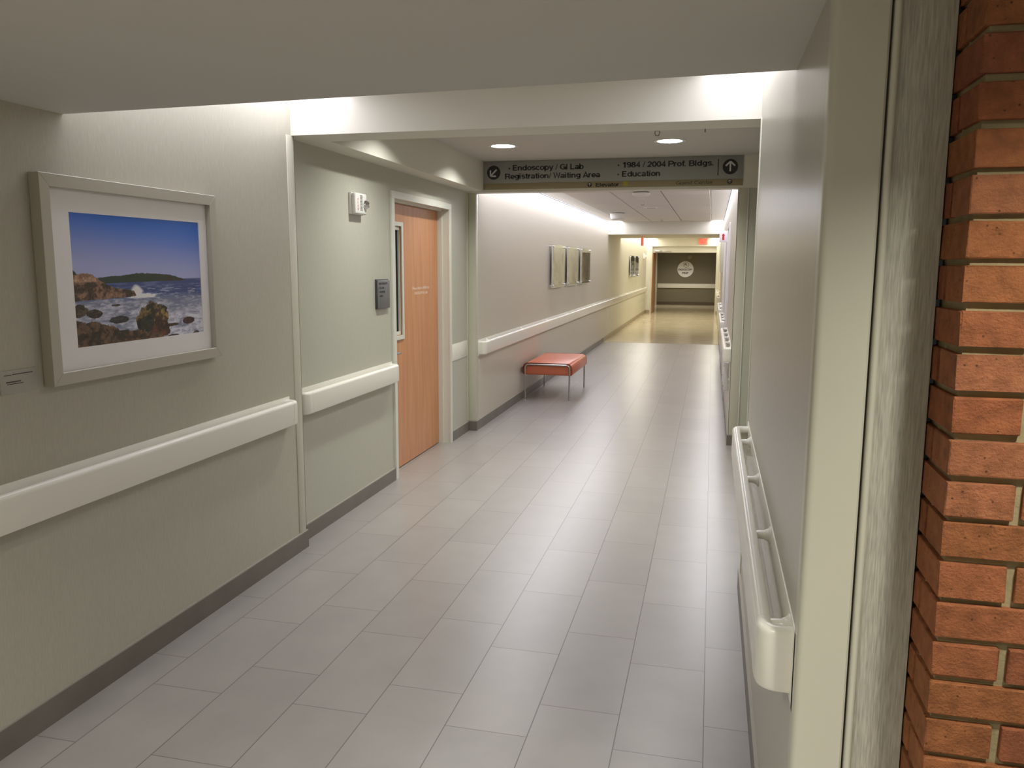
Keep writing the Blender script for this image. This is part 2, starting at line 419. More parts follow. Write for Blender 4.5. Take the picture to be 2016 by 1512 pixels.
# brick wall, laid brick by brick with raked joints
def brick_wall():
    bm = bmesh.new(); lay = bm.faces.layers.int.new('bi'); cols = []
    X, Yf, pitch, h = .38, -.835, .0746, .0626
    def b(x0, x1, y0, y1, zt):
        n0 = len(bm.faces)
        j = random.uniform(-.0012, .0012)
        before = set(bm.faces)
        box(bm, x0, y0 + j, zt - h + random.uniform(-.001, .001), x1, y1, zt + random.uniform(-.0012, .0012), bevel=random.uniform(.0014, .003), seg=2)
        for v in {v for f in bm.faces if f not in before for v in f.verts}: v.co += Vector((random.uniform(-.001, .001), random.uniform(-.0008, .0008), random.uniform(-.0012, .0012)))
        t = random.random()
        c = [(.290, .100, .042), (.265, .088, .036), (.300, .112, .052), (.275, .100, .038), (.250, .082, .038)][random.randrange(5)]
        k = random.uniform(.93, 1.08); cols.append(tuple(v * k for v in c))
        for f in bm.faces:
            if f not in before: f[lay] = len(cols) - 1
    for k in range(-10, 24):
        zt = .781 + pitch * k
        hd = (k % 2 != 0)
        x = X
        w = .108 if hd else .208
        # corner brick: runs back along the return as stretcher (header front) or header
        b(x, x + w, Yf, (-.655 if hd else Yf + .108), zt)
        if not hd: b(X, X + .108, Yf + .123, -.655, zt)
        x += w + .015
        while x < 3.0:
            b(x, min(x + .208, 3.0), Yf, Yf + .1, zt); x += .223
    me_cols = cols
    for f in bm.faces: pass
    bmesh.ops.recalc_face_normals(bm, faces=bm.faces)
    bi = [f[lay] for f in bm.faces]
    me = bpy.data.meshes.new('wall_brick'); bm.to_mesh(me); bm.free()
    at = me.color_attributes.new('Col', 'FLOAT_COLOR', 'CORNER')
    arr = np.ones((len(me.loops), 4), dtype=np.float32)
    for p, i in zip(me.polygons, bi):
        for l in p.loop_indices: arr[l, :3] = cols[i]
    at.data.foreach_set('color', arr.ravel())
    me.materials.append(M_BRICK)
    o = bpy.data.objects.new('wall_right_brick', me); COL.objects.link(o)
    o['kind'] = 'structure'; o['label'] = 'red brick wall end with recessed tan mortar at the right edge'
    bobj('mortar', M_MORTAR, [(X + .010, Yf + .012, 0, 3.0, -.655, 2.6)], o)
brick_wall()

# far end of the corridor: doorway wall and the dim cross corridor behind it
wall('wall_back', M_BEAM, (X3, YE, 0, -2.14, YE + .28, 2.8), (.115, YE, 0, RW, YE + .28, 2.8), (-2.14, YE, 2.325, .115, YE + .28, 2.8))
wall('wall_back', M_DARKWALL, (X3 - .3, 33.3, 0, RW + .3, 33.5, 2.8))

# ------------------------------------------------------------------ ceilings, beams, soffits
def ceiling(name, m, *boxes): return struct('ceiling', bobj(name, m, boxes))
def holed(name, m, x0, x1, y0, y1, z, holes, r, th=.02):
    """ceiling sheet with round openings for downlights."""
    bm = bmesh.new(); q = r + .05
    xs = sorted(set([x0, x1] + [round(h[0] + s * q, 4) for h in holes for s in (-1, 1)]))
    ys = sorted(set([y0, y1] + [round(h[1] + s * q, 4) for h in holes for s in (-1, 1)]))
    for a, b in zip(xs, xs[1:]):
        for c, d in zip(ys, ys[1:]):
            hh = [h for h in holes if abs((a + b) / 2 - h[0]) < .01 and abs((c + d) / 2 - h[1]) < .01]
            if not hh:
                quad(bm, (a, c, z), (a, d, z), (b, d, z), (b, c, z)); continue
            hx, hy = hh[0]; n = 32; o, i = [], []
            for k in range(n):
                t = 2 * PI * k / n + PI / 4; cx, cy = math.cos(t), math.sin(t); s = q / max(abs(cx), abs(cy))
                o.append(bm.verts.new((hx + cx * s, hy + cy * s, z))); i.append(bm.verts.new((hx + cx * r, hy + cy * r, z)))
            for k in range(n): bm.faces.new([o[k], i[k], i[(k + 1) % n], o[(k + 1) % n]])
    return struct('ceiling', obj(name, bm, m))
CAN_R = .098
# near low soffit; its far edge drops a lip that hides the cove
NEARCANS = [(.62, -1.50), (-1.0, -2.1), (-1.0, -3.6), (1.05, -3.4)]
holed('ceiling', M_CEIL, XL, RW, -5.0, -.66, 2.205, [h for h in NEARCANS if h[0] < 0], CAN_R)
holed('ceiling', M_CEIL, RW, 3.0, -5.0, -.66, 2.205, [h for h in NEARCANS if h[0] > 0], CAN_R)
bm = bmesh.new()
ya, yb = .215, .085                      # the soffit edge runs very slightly askew
P = [(XL, -.66), (RW, -.66), (RW, yb), (XL, ya)]
lo = [bm.verts.new((x, y, 2.205)) for x, y in P]; hi = [bm.verts.new((x, y, 2.8)) for x, y in P]
bm.faces.new(lo)
for i in range(4): bm.faces.new([lo[i], lo[(i + 1) % 4], hi[(i + 1) % 4], hi[i]])
struct('ceiling', obj('ceiling', bm, M_CEIL))
# raised pan between soffit and first beam with light slots at both walls
ceiling('ceiling', M_TILEC, (-2.0, .1, ZC, -.10, YB, ZC + .03))
# first beam
ceiling('ceiling', M_BEAM, (XR, YB - .02, 2.377, RR, 2.13, 2.8))
# door bay: bulkhead at left, flat ceiling
ceiling('ceiling', M_BEAM, (XR, 2.13, 2.377, -2.215, YS, 2.8))
CANS = [(-1.765, 2.80), (-.40, 2.80), (-1.765, 4.42), (-.40, 4.42)]
holed('ceiling', M_CEIL, -2.215, RR, 2.13, YS, 2.655, CANS, CAN_R)
# sign beam
ceiling('ceiling', M_BEAM, (XR, YS, 2.365, RR, 5.57, 2.8))
# long corridor ceiling: lay-in tiles with hairline joints, light slots at both walls
bm = bmesh.new(); g = .006
def tiles(x0, x1, ys):
    for a, b in zip(ys, ys[1:]): box(bm, x0 + g, a + g, ZC, x1 - g, b - g, ZC + .02, bevel=.003, seg=1)
tiles(-2.0, -1.375, [5.57, 7.0, 8.6, 10.4, 11.8, 13.13, 14.4, 16.0])
tiles(-1.375, -.72, [5.57, 6.6, 8.8, 11.0, 13.2, 15.4, 16.0])
tiles(-.72, -.095, [5.57, 7.1, 9.1, 11.3, 13.5, 16.0])
struct('ceiling', obj('ceiling', bm, M_TILEC))
ceiling('ceiling', M_DARK, (-2.0, 5.57, ZC + .022, -.095, 16.0, ZC + .04))
# second beam and far corridor ceiling
ceiling('ceiling', M_BEAM, (X3, Y2, 2.345, RW, Y2b, 2.8))
ceiling('ceiling', M_TILEC, (-2.0, Y2b, ZC, -.10, YE, ZC + .03))
FAR_FILLS = [(-1.62, 31.9), (-.55, 31.9)]  # unseen downlights added to brighten the back wall and decal
holed('ceiling', M_CEIL, X3, RW, YE + .28, 33.3, 2.35, FAR_FILLS, CAN_R)
# roof slab above everything
ceiling('ceiling', M_CEIL, (-3.2, -5.2, 2.86, 3.2, 34, 2.95))

# ------------------------------------------------------------------ light fittings
def cove(x0, x1, y0, y1, m, label, group):
    """Continuous slot light: frosted lens in a shallow housing with a thin wall angle."""
    t = thing('cove_light', label, 'ceiling light', ((x0 + x1) / 2, (y0 + y1) / 2, ZC), group)
    bm = bmesh.new(); quad(bm, (x0 + .012, y0, ZC + .012), (x0 + .012, y1, ZC + .012), (x1 - .004, y1, ZC + .012), (x1 - .004, y0, ZC + .012))
    obj('lens', bm, M_LENS, t)
    lamp(m, ((x0 + x1) / 2 + .004, (y0 + y1) / 2, ZC + .010), x1 - x0 - .016, y1 - y0, t)
    bobj('housing', M_HOUSING, [(x0, y0, ZC + .02, x1, y1, ZC + .06)], t)
    xa = x0 if x0 < -1 else x1 - .012
    bobj('wall_angle', M_GRILLE, [(xa, y0, ZC - .002, xa + .012, y1, ZC + .016)], t)
cove(XL, -2.0, .22, YB - .02, 'cove1', 'white slot light above the framed seascape, hidden behind the low soffit', 'cove slot lights')
cove(-.10, RW, .10, YB - .02, 'cove1', 'white slot light above the near right handrail, hidden behind the low soffit', 'cove slot lights')
cove(X3, -2.0, 5.57, Y2, 'cove3', 'long glowing ceiling slot along the left wall above the bench', 'cove slot lights')
cove(-.095, RW, 5.57, Y2, 'cove3', 'long glowing ceiling slot along the right wall past the hanging sign', 'cove slot lights')
cove(X3, -2.0, Y2b, YE, 'cove4', 'far warm ceiling slot at left beyond the second beam', 'cove slot lights')
cove(-.10, RW, Y2b, YE, 'cove4', 'far warm ceiling slot at right beyond the second beam', 'cove slot lights')

def downlight(x, y, z, m, label, group):
    t = thing('recessed_downlight', label, 'ceiling light', (x, y, z), group)
    bm = bmesh.new(); lathe_open(bm, (x, y, z), [(-.006, .128), (-.006, .098), (.0, .098), (.075, .078)], 40)
    obj('reflector', bm, M_REFL, t, smooth=True, recalc=False)
    bm = bmesh.new(); cyl(bm, (x, y, z + .072), (0, 0, 1), .078, .078, .004, 32)
    obj('lens', bm, M_LENS, t)
    lamp(m, (x, y, z + .070), .156, .156, t, disk=True)
    bm = bmesh.new(); lathe_open(bm, (x, y, z), [(-.0005, .130), (-.007, .126), (-.007, .100)], 40)
    obj('trim_ring', bm, M_HOUSING, t, smooth=True, recalc=False)
def lathe_open(bm, c, prof, n):
    c = Vector(c); rings = [[bm.verts.new(c + Vector((math.cos(2 * PI * i / n) * r, math.sin(2 * PI * i / n) * r, d))) for i in range(n)] for d, r in prof]
    for A, B in zip(rings, rings[1:]):
        for i in range(n): bm.faces.new([A[i], A[(i + 1) % n], B[(i + 1) % n], B[i]])
M_REFL = mat('downlight_reflector', (0.42, 0.46, 0.48), .5, metal=.2)
for (x, y), lb in zip(CANS, ('round recessed downlight hidden behind the beam, nearer the strobe', 'round recessed downlight hidden behind the beam, right side',
                             'round recessed downlight in front of the left end of the hanging sign', 'round recessed downlight in front of the right half of the hanging sign')):
    downlight(x, y, 2.655, 'can', lb, 'downlights over the door bay')
for (x, y), lb in zip(NEARCANS, ('round downlight above the brick wall end', 'round downlight in the low soffit behind the viewer, first from the picture',
                                 'round downlight in the low soffit farthest back on the left', 'round downlight in the low soffit farthest back on the right')):
    downlight(x, y, 2.205, 'near' if x > 0 else 'nearl', lb, 'downlights in the low soffit')
for x in (-1.62, -.55): downlight(x, 31.9, 2.35, 'far', 'added unseen fill downlight in the cross corridor, %s of the decal' % ('left' if x < -1 else 'right'), 'added fill downlights beyond the doorway')

# ------------------------------------------------------------------ baseboards
def base(name, m, cap, *boxes):
    o = struct(name, bobj(name, m, boxes))
    if cap:
        cb = [(min(b[0], b[3]) , b[1], b[5], max(b[0], b[3]) , b[4], b[5] + .006) for b in boxes]
        bobj('cap_strip', M_CAULK, cb, o)
    return o
base('baseboard_left', M_BASE, True, (XL, -5, 0, XL + .012, YB, .100), (XR, YB, 0, XL + .012, YB + .012, .100))
base('baseboard_left', M_BASE, True, (XR, YB + .014, 0, XR + .012, 3.455, .094), (XR, 4.905, 0, XR + .012, 5.46, .094))
base('baseboard_left', M_BASE, True, (X3, 5.46, 0, X3 + .012, 15.5, .096), (XR + .013, 5.458, 0, X3, 5.47, .0955))
base('baseboard_right', M_BASE, True, (RW - .012, YN - .008, 0, RW, YB, .098))
base('baseboard_right', M_BASE, True, (RR - .012, YB, 0, RR, YS, .096))
base('baseboard_right', M_BASE, True, (RW - .012, YS - .01, 0, RW, 15.5, .096), (RW, YS - .01, 0, RR - .013, YS + .002, .0955))
base('baseboard_left', M_COVEBASE, False, (X3, 15.5, 0, X3 + .008, YE, .10))
base('baseboard_right', M_COVEBASE, False, (RW - .008, 15.5, 0, RW, YE, .10))
base('baseboard_back', M_COVEBASE, False, (X3 + .01, YE - .008, 0, -2.142, YE, .10), (.117, YE - .008, 0, RW - .009, YE, .10))
base('baseboard_back', mat('dark_base', (0.10, 0.075, 0.05), .5), False, (X3, 33.29, 0, RW, 33.3, .13))
# metal strip between tile and vinyl
struct('trim_1', bobj('trim_1', M_STEEL, [(X3 + .013, 15.472, 0, RW - .013, 15.488, .002)]))

# ------------------------------------------------------------------ corner guards (trim)
def guard(n, boxes, m=M_GUARD, bevel=.004): return struct('trim_%d' % n, bobj('trim', m, boxes, bevel=bevel))
guard(2, [(XL - .002, 1.825, .106, XL + .004, YB + .004, 2.376), (XR, YB - .002, .106, XL + .004, YB + .004, 2.376)], bevel=.0015)
guard(3, [(XR, 5.464, .103, X3 + .004, 5.471, 2.364), (X3 - .002, 5.466, .103, X3 + .004, 5.535, 2.364)], bevel=.0015)
guard(4, [(XR + .0, 5.425, .103, XR + .006, 5.463, 2.364)], m=M_IVORY, bevel=.0015)
guard(5, [(RW - .004, 1.82, .106, RW + .002, YB - .016, 2.376), (RW - .004, YB - .022, .106, RR, YB - .015, 2.376)], m=M_IVORY, bevel=.0015)
guard(6, [(RW - .004, YS - .006, .103, .249, YS + .001, 2.364), (RW - .004, YS - .006, .103, RW + .002, YS + .06, 2.364)], bevel=.0015)
wall('wall_right', M_SAGE, (.262, YS - .003, .0, RR, YS + .002, 2.364))
guard(7, [(.250, YS - .014, .103, .262, YS + .001, 2.364)], m=M_FRAME, bevel=.003)
# big near guard: bullnose profile extruded up the end of the right wall
bm = bmesh.new(); prof = [(RW - .004, YN + .045), (RW - .004, YN + .012)]
for k in range(9):
    a = PI / 2 * k / 8; prof.append((RW - .004 + .016 * (1 - math.cos(a)), YN + .012 - .016 * math.sin(a)))
prof += [(.262, YN - .004), (.266, YN), (.266, YN + .02), (RW + .01, YN + .02), (RW + .01, YN + .045)]
A = [bm.verts.new((x, y, 0.0)) for x, y in prof]; B = [bm.verts.new((x, y, 2.204)) for x, y in prof]
for i in range(len(prof)): bm.faces.new([A[i], A[(i + 1) % len(prof)], B[(i + 1) % len(prof)], B[i]])
bm.faces.new(A); bm.faces.new(B)
struct('trim_8', obj('trim_8', bm, M_GUARD, smooth=True), 'wide ivory bullnose corner guard on the near end of the right wall')
bm = bmesh.new(); prof = [(.2705, YN + .01)] + [(.277 - .0065 * math.cos(PI * k / 8), YN - .004 - .0065 * math.sin(PI * k / 8)) for k in range(9)] + [(.2835, YN + .01)]
A = [bm.verts.new((x, y, 0.0)) for x, y in prof]; B = [bm.verts.new((x, y, 2.204)) for x, y in prof]
for i in range(len(prof)): bm.faces.new([A[i], A[(i + 1) % len(prof)], B[(i + 1) % len(prof)], B[i]])
bm.faces.new(A); bm.faces.new(B)
struct('trim_9', obj('trim_9', bm, M_GUARD, smooth=True))
wall('wall_right', M_DARK, (.262, YN + .012, 0, .283, YN + .03, 2.204))

# ------------------------------------------------------------------ handrails
def rail_profile(h):
    """(n, z) cross-section: round grip merging into a flat bumper face; n<0 towards the wall."""
    r = .018; P = []
    for k in range(0, 13):
        a = -PI * .05 + PI * 1.30 * k / 12
        P.append((-r + r * math.cos(a), -r + r * math.sin(a)))
    P += [(-.013, -.040), (-.011, -.050), (-.011, -h + .012), (-.016, -h + .003), (-.012, -h), (-.004, -h + .004), (0, -h + .014), (0, -.034)]
    return P
def sweep(bm, prof, path, ztop):
    """path: list of (x, y, nx, ny) on the outer face."""
    rings = []
    for x, y, nx, ny in path:
        rings.append([bm.verts.new((x + nx * n, y + ny * n, ztop + z)) for n, z in prof])
    k = len(prof)
    for A, B in zip(rings, rings[1:]):
        for i in range(k): bm.faces.new([A[i], A[(i + 1) % k], B[(i + 1) % k], B[i]])
    bm.faces.new(rings[0]); bm.faces.new(rings[-1][::-1])
def handrail(label, xw, side, y0, y1, ztop, posts, h=.135, proj=.078, plate=True, group='handrails', ends=(True, True), pext=.012):
    t = thing('handrail', label, 'handrail', (xw, (y0 + y1) / 2, ztop - h), group)
    xo = xw + side * proj; R = .05; pr = rail_profile(h)
    cap = .075
    a, b = (y0 + cap if ends[0] else y0), (y1 - cap if ends[1] else y1)
    bm = bmesh.new(); sweep(bm, pr, [(xo, a, side, 0), (xo, b, side, 0)], ztop); obj('rail', bm, M_RAIL, t, smooth=True)
    def capm(ys, d):
        path = [(xw + side * .003, ys, 0, -d), (xo - side * R, ys, 0, -d)]
        for k in range(1, 8):
            an = PI / 2 * k / 8; path.append((xo - side * R + side * R * math.sin(an), ys + d * R * (1 - math.cos(an)), side * math.sin(an), -d * math.cos(an)))
        path += [(xo, ys + d * R, side, 0), (xo, ys + d * (cap - .0012), side, 0)]
        bm = bmesh.new(); sweep(bm, pr, path, ztop); obj('end_cap', bm, M_RAIL, t, smooth=True)
    if ends[0]: capm(y0, 1)
    if ends[1]: capm(y1, -1)
    if plate:
        bobj('wall_plate', M_RAIL, [(min(xw, xw + side * .004), y0 - pext, ztop - h - .012, max(xw, xw + side * .004), y1 + pext, ztop + .013)], t, bevel=.001)
    for y in posts:
        bm = bmesh.new()
        lathe(bm, (xw + side * .004, y, ztop - .019), (side, 0, 0), [(0, .026), (.003, .026), (.008, .019), (.020, .013), (proj - .034, .012)], 20)
        obj('bracket', bm, M_RAIL, t, smooth=True)
fr = lambda a, b, s: [a + .25 + i * s for i in range(int(max(0, (b - a - .4)) / s) + 1)]
handrail('long ivory handrail on the left wall below the framed seascape', XL, 1, -4.5, 1.745, .921, [])
handrail('short ivory handrail on the left wall between corner guard and wooden door', XR, 1, 1.935, 3.43, .925, [])
handrail('very long ivory handrail on the left wall running above the bench to the far doorway', X3, 1, 5.56, 26.85, .905, fr(5.6, 26.8, 1.6))
handrail('nearest ivory handrail on the right wall, its rounded end facing the viewer', RW, -1, -.605, 1.73, .898, [-.536, .098, .752, 1.426], h=.150, pext=.05)
HR = 'small ivory handrail sections along the far right wall'
handrail('ivory handrail section on the right wall just past the hanging sign', RW, -1, 5.45, 8.05, .915, [5.6, 6.2, 6.8, 7.4], group=HR)
handrail('ivory handrail section, second beyond the hanging sign on the right', RW, -1, 9.17, 11.4, .915, [9.4, 10.0, 10.6], group=HR)
handrail('ivory handrail section, third beyond the hanging sign on the right', RW, -1, 12.46, 13.62, .915, [12.7, 13.3], group=HR)
handrail('ivory handrail section, fourth beyond the hanging sign on the right', RW, -1, 13.9, 15.1, .915, [14.1, 14.8], group=HR)
handrail('ivory handrail section on the right by the far vinyl floor, nearer of two', RW, -1, 17.8, 19.9, .915, [18.2], group=HR)
handrail('ivory handrail section on the right by the far vinyl floor, farther of two', RW, -1, 22.2, 24.2, .915, [22.6], group=HR)
# flat rub strip right of the door
tag(bobj('wall_guard_strip', M_RAIL, [(XR, 4.912, .768, XR + .005, 5.424, .926)], bevel=.0015),
    'flat ivory rub strip on the wall between wooden door and corner', 'wall guard')
t = thing('wall_guard_strip', 'wide ivory bumper rail on the dim wall behind the far doorway', 'wall guard', (-1.07, 33.3, .72))
bobj('rail', M_RAIL, [(X3 + .02, 33.26, .72, RW - .02, 33.3, .86)], t, bevel=.004)
bobj('ledge', M_RAIL, [(X3 + .02, 33.28, .862, RW - .02, 33.3, .90)], t, bevel=.002)

# ------------------------------------------------------------------ wooden door in the left bay
XD = -2.49
d1 = thing('door_1', 'orange maple door with narrow vision panel in an off-white metal frame', 'door', (XD, 4.18, 0))
del d1['category']; d1['kind'] = 'structure'
def frame_prof(bm, y_in, y_out):     # one jamb: face casing + rabbeted reveal
    s = 1 if y_out > y_in else -1
    box(bm, XR - .002, min(y_in, y_out), 0, XR + .016, max(y_in, y_out), 2.166, bevel=.002, seg=1)
    box(bm, XR - .055, min(y_in - s * 0, y_in + s * .03), 0, XR - .002, max(y_in, y_in + s * .03), 2.17)
    box(bm, XD - .05, min(y_in - s * .014, y_in + s * .03), 0, XR - .055, max(y_in - s * .014, y_in + s * .03), 2.17)
bm = bmesh.new(); frame_prof(bm, 3.515, 3.462); frame_prof(bm, 4.845, 4.90)
box(bm, XR - .002, 3.462, 2.166, XR + .016, 4.90, 2.222, bevel=.002, seg=1)
box(bm, XR - .055, 3.51, 2.167, XR - .002, 4.85, 2.19); box(bm, XD - .05, 3.51, 2.153, XR - .055, 4.85, 2.19)
obj('door_frame', bm, M_FRAME, d1, smooth=True)
leaf = bmesh.new()     # leaf built around the vision opening
YV0, YV1, ZV0, ZV1 = 3.70, 3.918, 1.10, 1.975
for bx in ((3.53, 4.828, .008, ZV0), (3.53, 4.828, ZV1, 2.150), (3.53, YV0, ZV0, ZV1), (YV1, 4.828, ZV0, ZV1)):
    box(leaf, XD - .044, bx[0], bx[2], XD, bx[1], bx[3])
leaf = obj('door_leaf', leaf, M_WOOD, d1)
bm = bmesh.new()
for bx in ((YV0 - .035, YV0, ZV0 - .035, ZV1 + .035), (YV1, YV1 + .035, ZV0 - .035, ZV1 + .035), (YV0, YV1, ZV0 - .035, ZV0), (YV0, YV1, ZV1, ZV1 + .035)):
    box(bm, XD, bx[0], bx[2], XD + .012, bx[1], bx[3], bevel=.003, seg=1)
for bx in ((YV0, YV0 + .012, ZV0, ZV1), (YV1 - .012, YV1, ZV0, ZV1), (YV0, YV1, ZV0, ZV0 + .03), (YV0, YV1, ZV1 - .03, ZV1)):
    box(bm, XD - .03, bx[0], bx[2], XD - .006, bx[1], bx[3], bevel=.004, seg=1)
obj('vision_frame', bm, M_FRAME, leaf, smooth=True)
bobj('vision_glass', M_DARKGLASS, [(XD - .03, YV0, ZV0, XD - .024, YV1, ZV1)], leaf)
bobj('dark_room_panel', M_DARK, [(XR - .299, 3.51, 0, XR - .29, 4.85, 2.17)], d1)
bm = bmesh.new()
cyl(bm, (XD, 3.665, .972), (1, 0, 0), .027, .025, .010, 24); cyl(bm, (XD + .01, 3.665, .972), (1, 0, 0), .011, .011, .045, 16)
tube(bm, [(XD + .052, 3.665, .972), (XD + .054, 3.70, .972), (XD + .050, 3.765, .970), (XD + .042, 3.778, .970)], .0085)
obj('lever_handle', bm, M_STEEL, leaf, smooth=True)
lettering('', M_WHITEPRINT, leaf, (XD, 4.175, 1.462), (0, 1, 0), (0, 0, 1), .42, .022, bold=.012, thick=.0008,
          lines=[('Please check in HERE for', 0, 0, .42), ('ENDOSCOPY/GI LAB', .05, -.043, .32)])

# ------------------------------------------------------------------ room plaque and strobe on the sage wall
t = thing('room_plaque', 'small dark grey room name plaque left of the wooden door', 'sign', (XR, 3.25, 1.45))
bobj('backplate', mat('plaque_edge', (.05, .05, .05), .4), [(XR, 3.145, 1.352, XR + .012, 3.372, 1.566)], t, bevel=.002)
bm = bmesh.new()
box(bm, XR + .012, 3.150, 1.352, XR + .024, 3.372, 1.558, bevel=.005, seg=3)
obj('face_panel', bm, M_GREYPLASTIC, t, smooth=True)
lettering('', M_BLACK, t, (XR + .024, 3.17, 1.528), (0, 1, 0), (0, 0, 1), .1, .014, bold=.03, thick=.0008,
          lines=[('ENDOSCOPY', 0, 0, .155), ('GI LAB', 0, -.031, .085), ('WAITING', 0, -.060, .105), ('AREA', 0, -.089, .068)])
t = thing('fire_alarm_strobe', 'white fire alarm horn strobe on the left wall above the plaque', 'fire alarm', (XR, 2.83, 2.07), 'fire alarm strobes')
bobj('mounting_base', M_WHITEPLASTIC, [(XR, 2.735, 2.003, XR + .022, 2.925, 2.147)], t, bevel=.004)
bm = bmesh.new(); box(bm, XR + .020, 2.738, 2.006, XR + .050, 2.922, 2.144, bevel=.010, seg=3)
obj('housing', bm, M_WHITEPLASTIC, t, smooth=True)
bobj('grille', M_GRILLE, [(XR + .0500, 2.812, 2.030 + i * .0095, XR + .0512, 2.848, 2.035 + i * .0095) for i in range(11)], t)
bm = bmesh.new(); lathe(bm, (XR + .050, 2.893, 2.072), (1, 0, 0), [(0, .030), (.008, .030), (.024, .022), (.030, .008)], 20)
obj('strobe_lens', bm, M_CHROME, t, smooth=True)
lettering('', M_RED, t, (XR + .050, 2.772, 2.095), (0, 1, 0), (0, 0, 1), .014, .013, bold=.03,
          lines=[(c, 0, -.021 * i, .006 if c == 'I' else .012) for i, c in enumerate('FIRE')])
t = thing('fire_alarm_strobe', 'tiny white wall strobe beside the far doorway on the left wall', 'fire alarm', (X3, 25.8, 1.96), 'fire alarm strobes')
bobj('housing', M_WHITEPLASTIC, [(X3, 25.62, 1.88, X3 + .06, 25.92, 2.06)], t, bevel=.008)
bm = bmesh.new(); lathe(bm, (X3 + .06, 25.80, 1.96), (1, 0, 0), [(0, .05), (.02, .045), (.04, .02)], 16); obj('strobe_lens', bm, M_WHITEPLASTIC, t, smooth=True)

# ------------------------------------------------------------------ framed seascape
def vnoise(x, y, seed=0):
    xi, yi = np.floor(x).astype(int), np.floor(y).astype(int); fx, fy = x - xi, y - yi
    fx, fy = fx * fx * (3 - 2 * fx), fy * fy * (3 - 2 * fy)
    def h(a, b):
        n = (a * 374761393 + b * 668265263 + seed * 144269) & 0x7fffffff
        n = (n ^ (n >> 13)) * 1274126177 & 0x7fffffff
        return ((n ^ (n >> 16)) & 0xffff) / 65535.0
    return (h(xi, yi) * (1 - fx) + h(xi + 1, yi) * fx) * (1 - fy) + (h(xi, yi + 1) * (1 - fx) + h(xi + 1, yi + 1) * fx) * fy
def fbm(x, y, seed=0, o=5):
    s, a, t = 0, .5, 0
    for k in range(o):
        s = s + a * vnoise(x * 2 ** k, y * 2 ** k, seed + k); t += a; a *= .55
    return s / t
def sm(a, b, x):
    t = np.clip((x - a) / (b - a), 0, 1); return t * t * (3 - 2 * t)
def lin(c): c = np.array(c) / 255.; return np.where(c < .04045, c / 12.92, ((c + .055) / 1.055) ** 2.4)
def mixc(A, B, t): return A * (1 - t[..., None]) + np.array(B) * t[..., None]
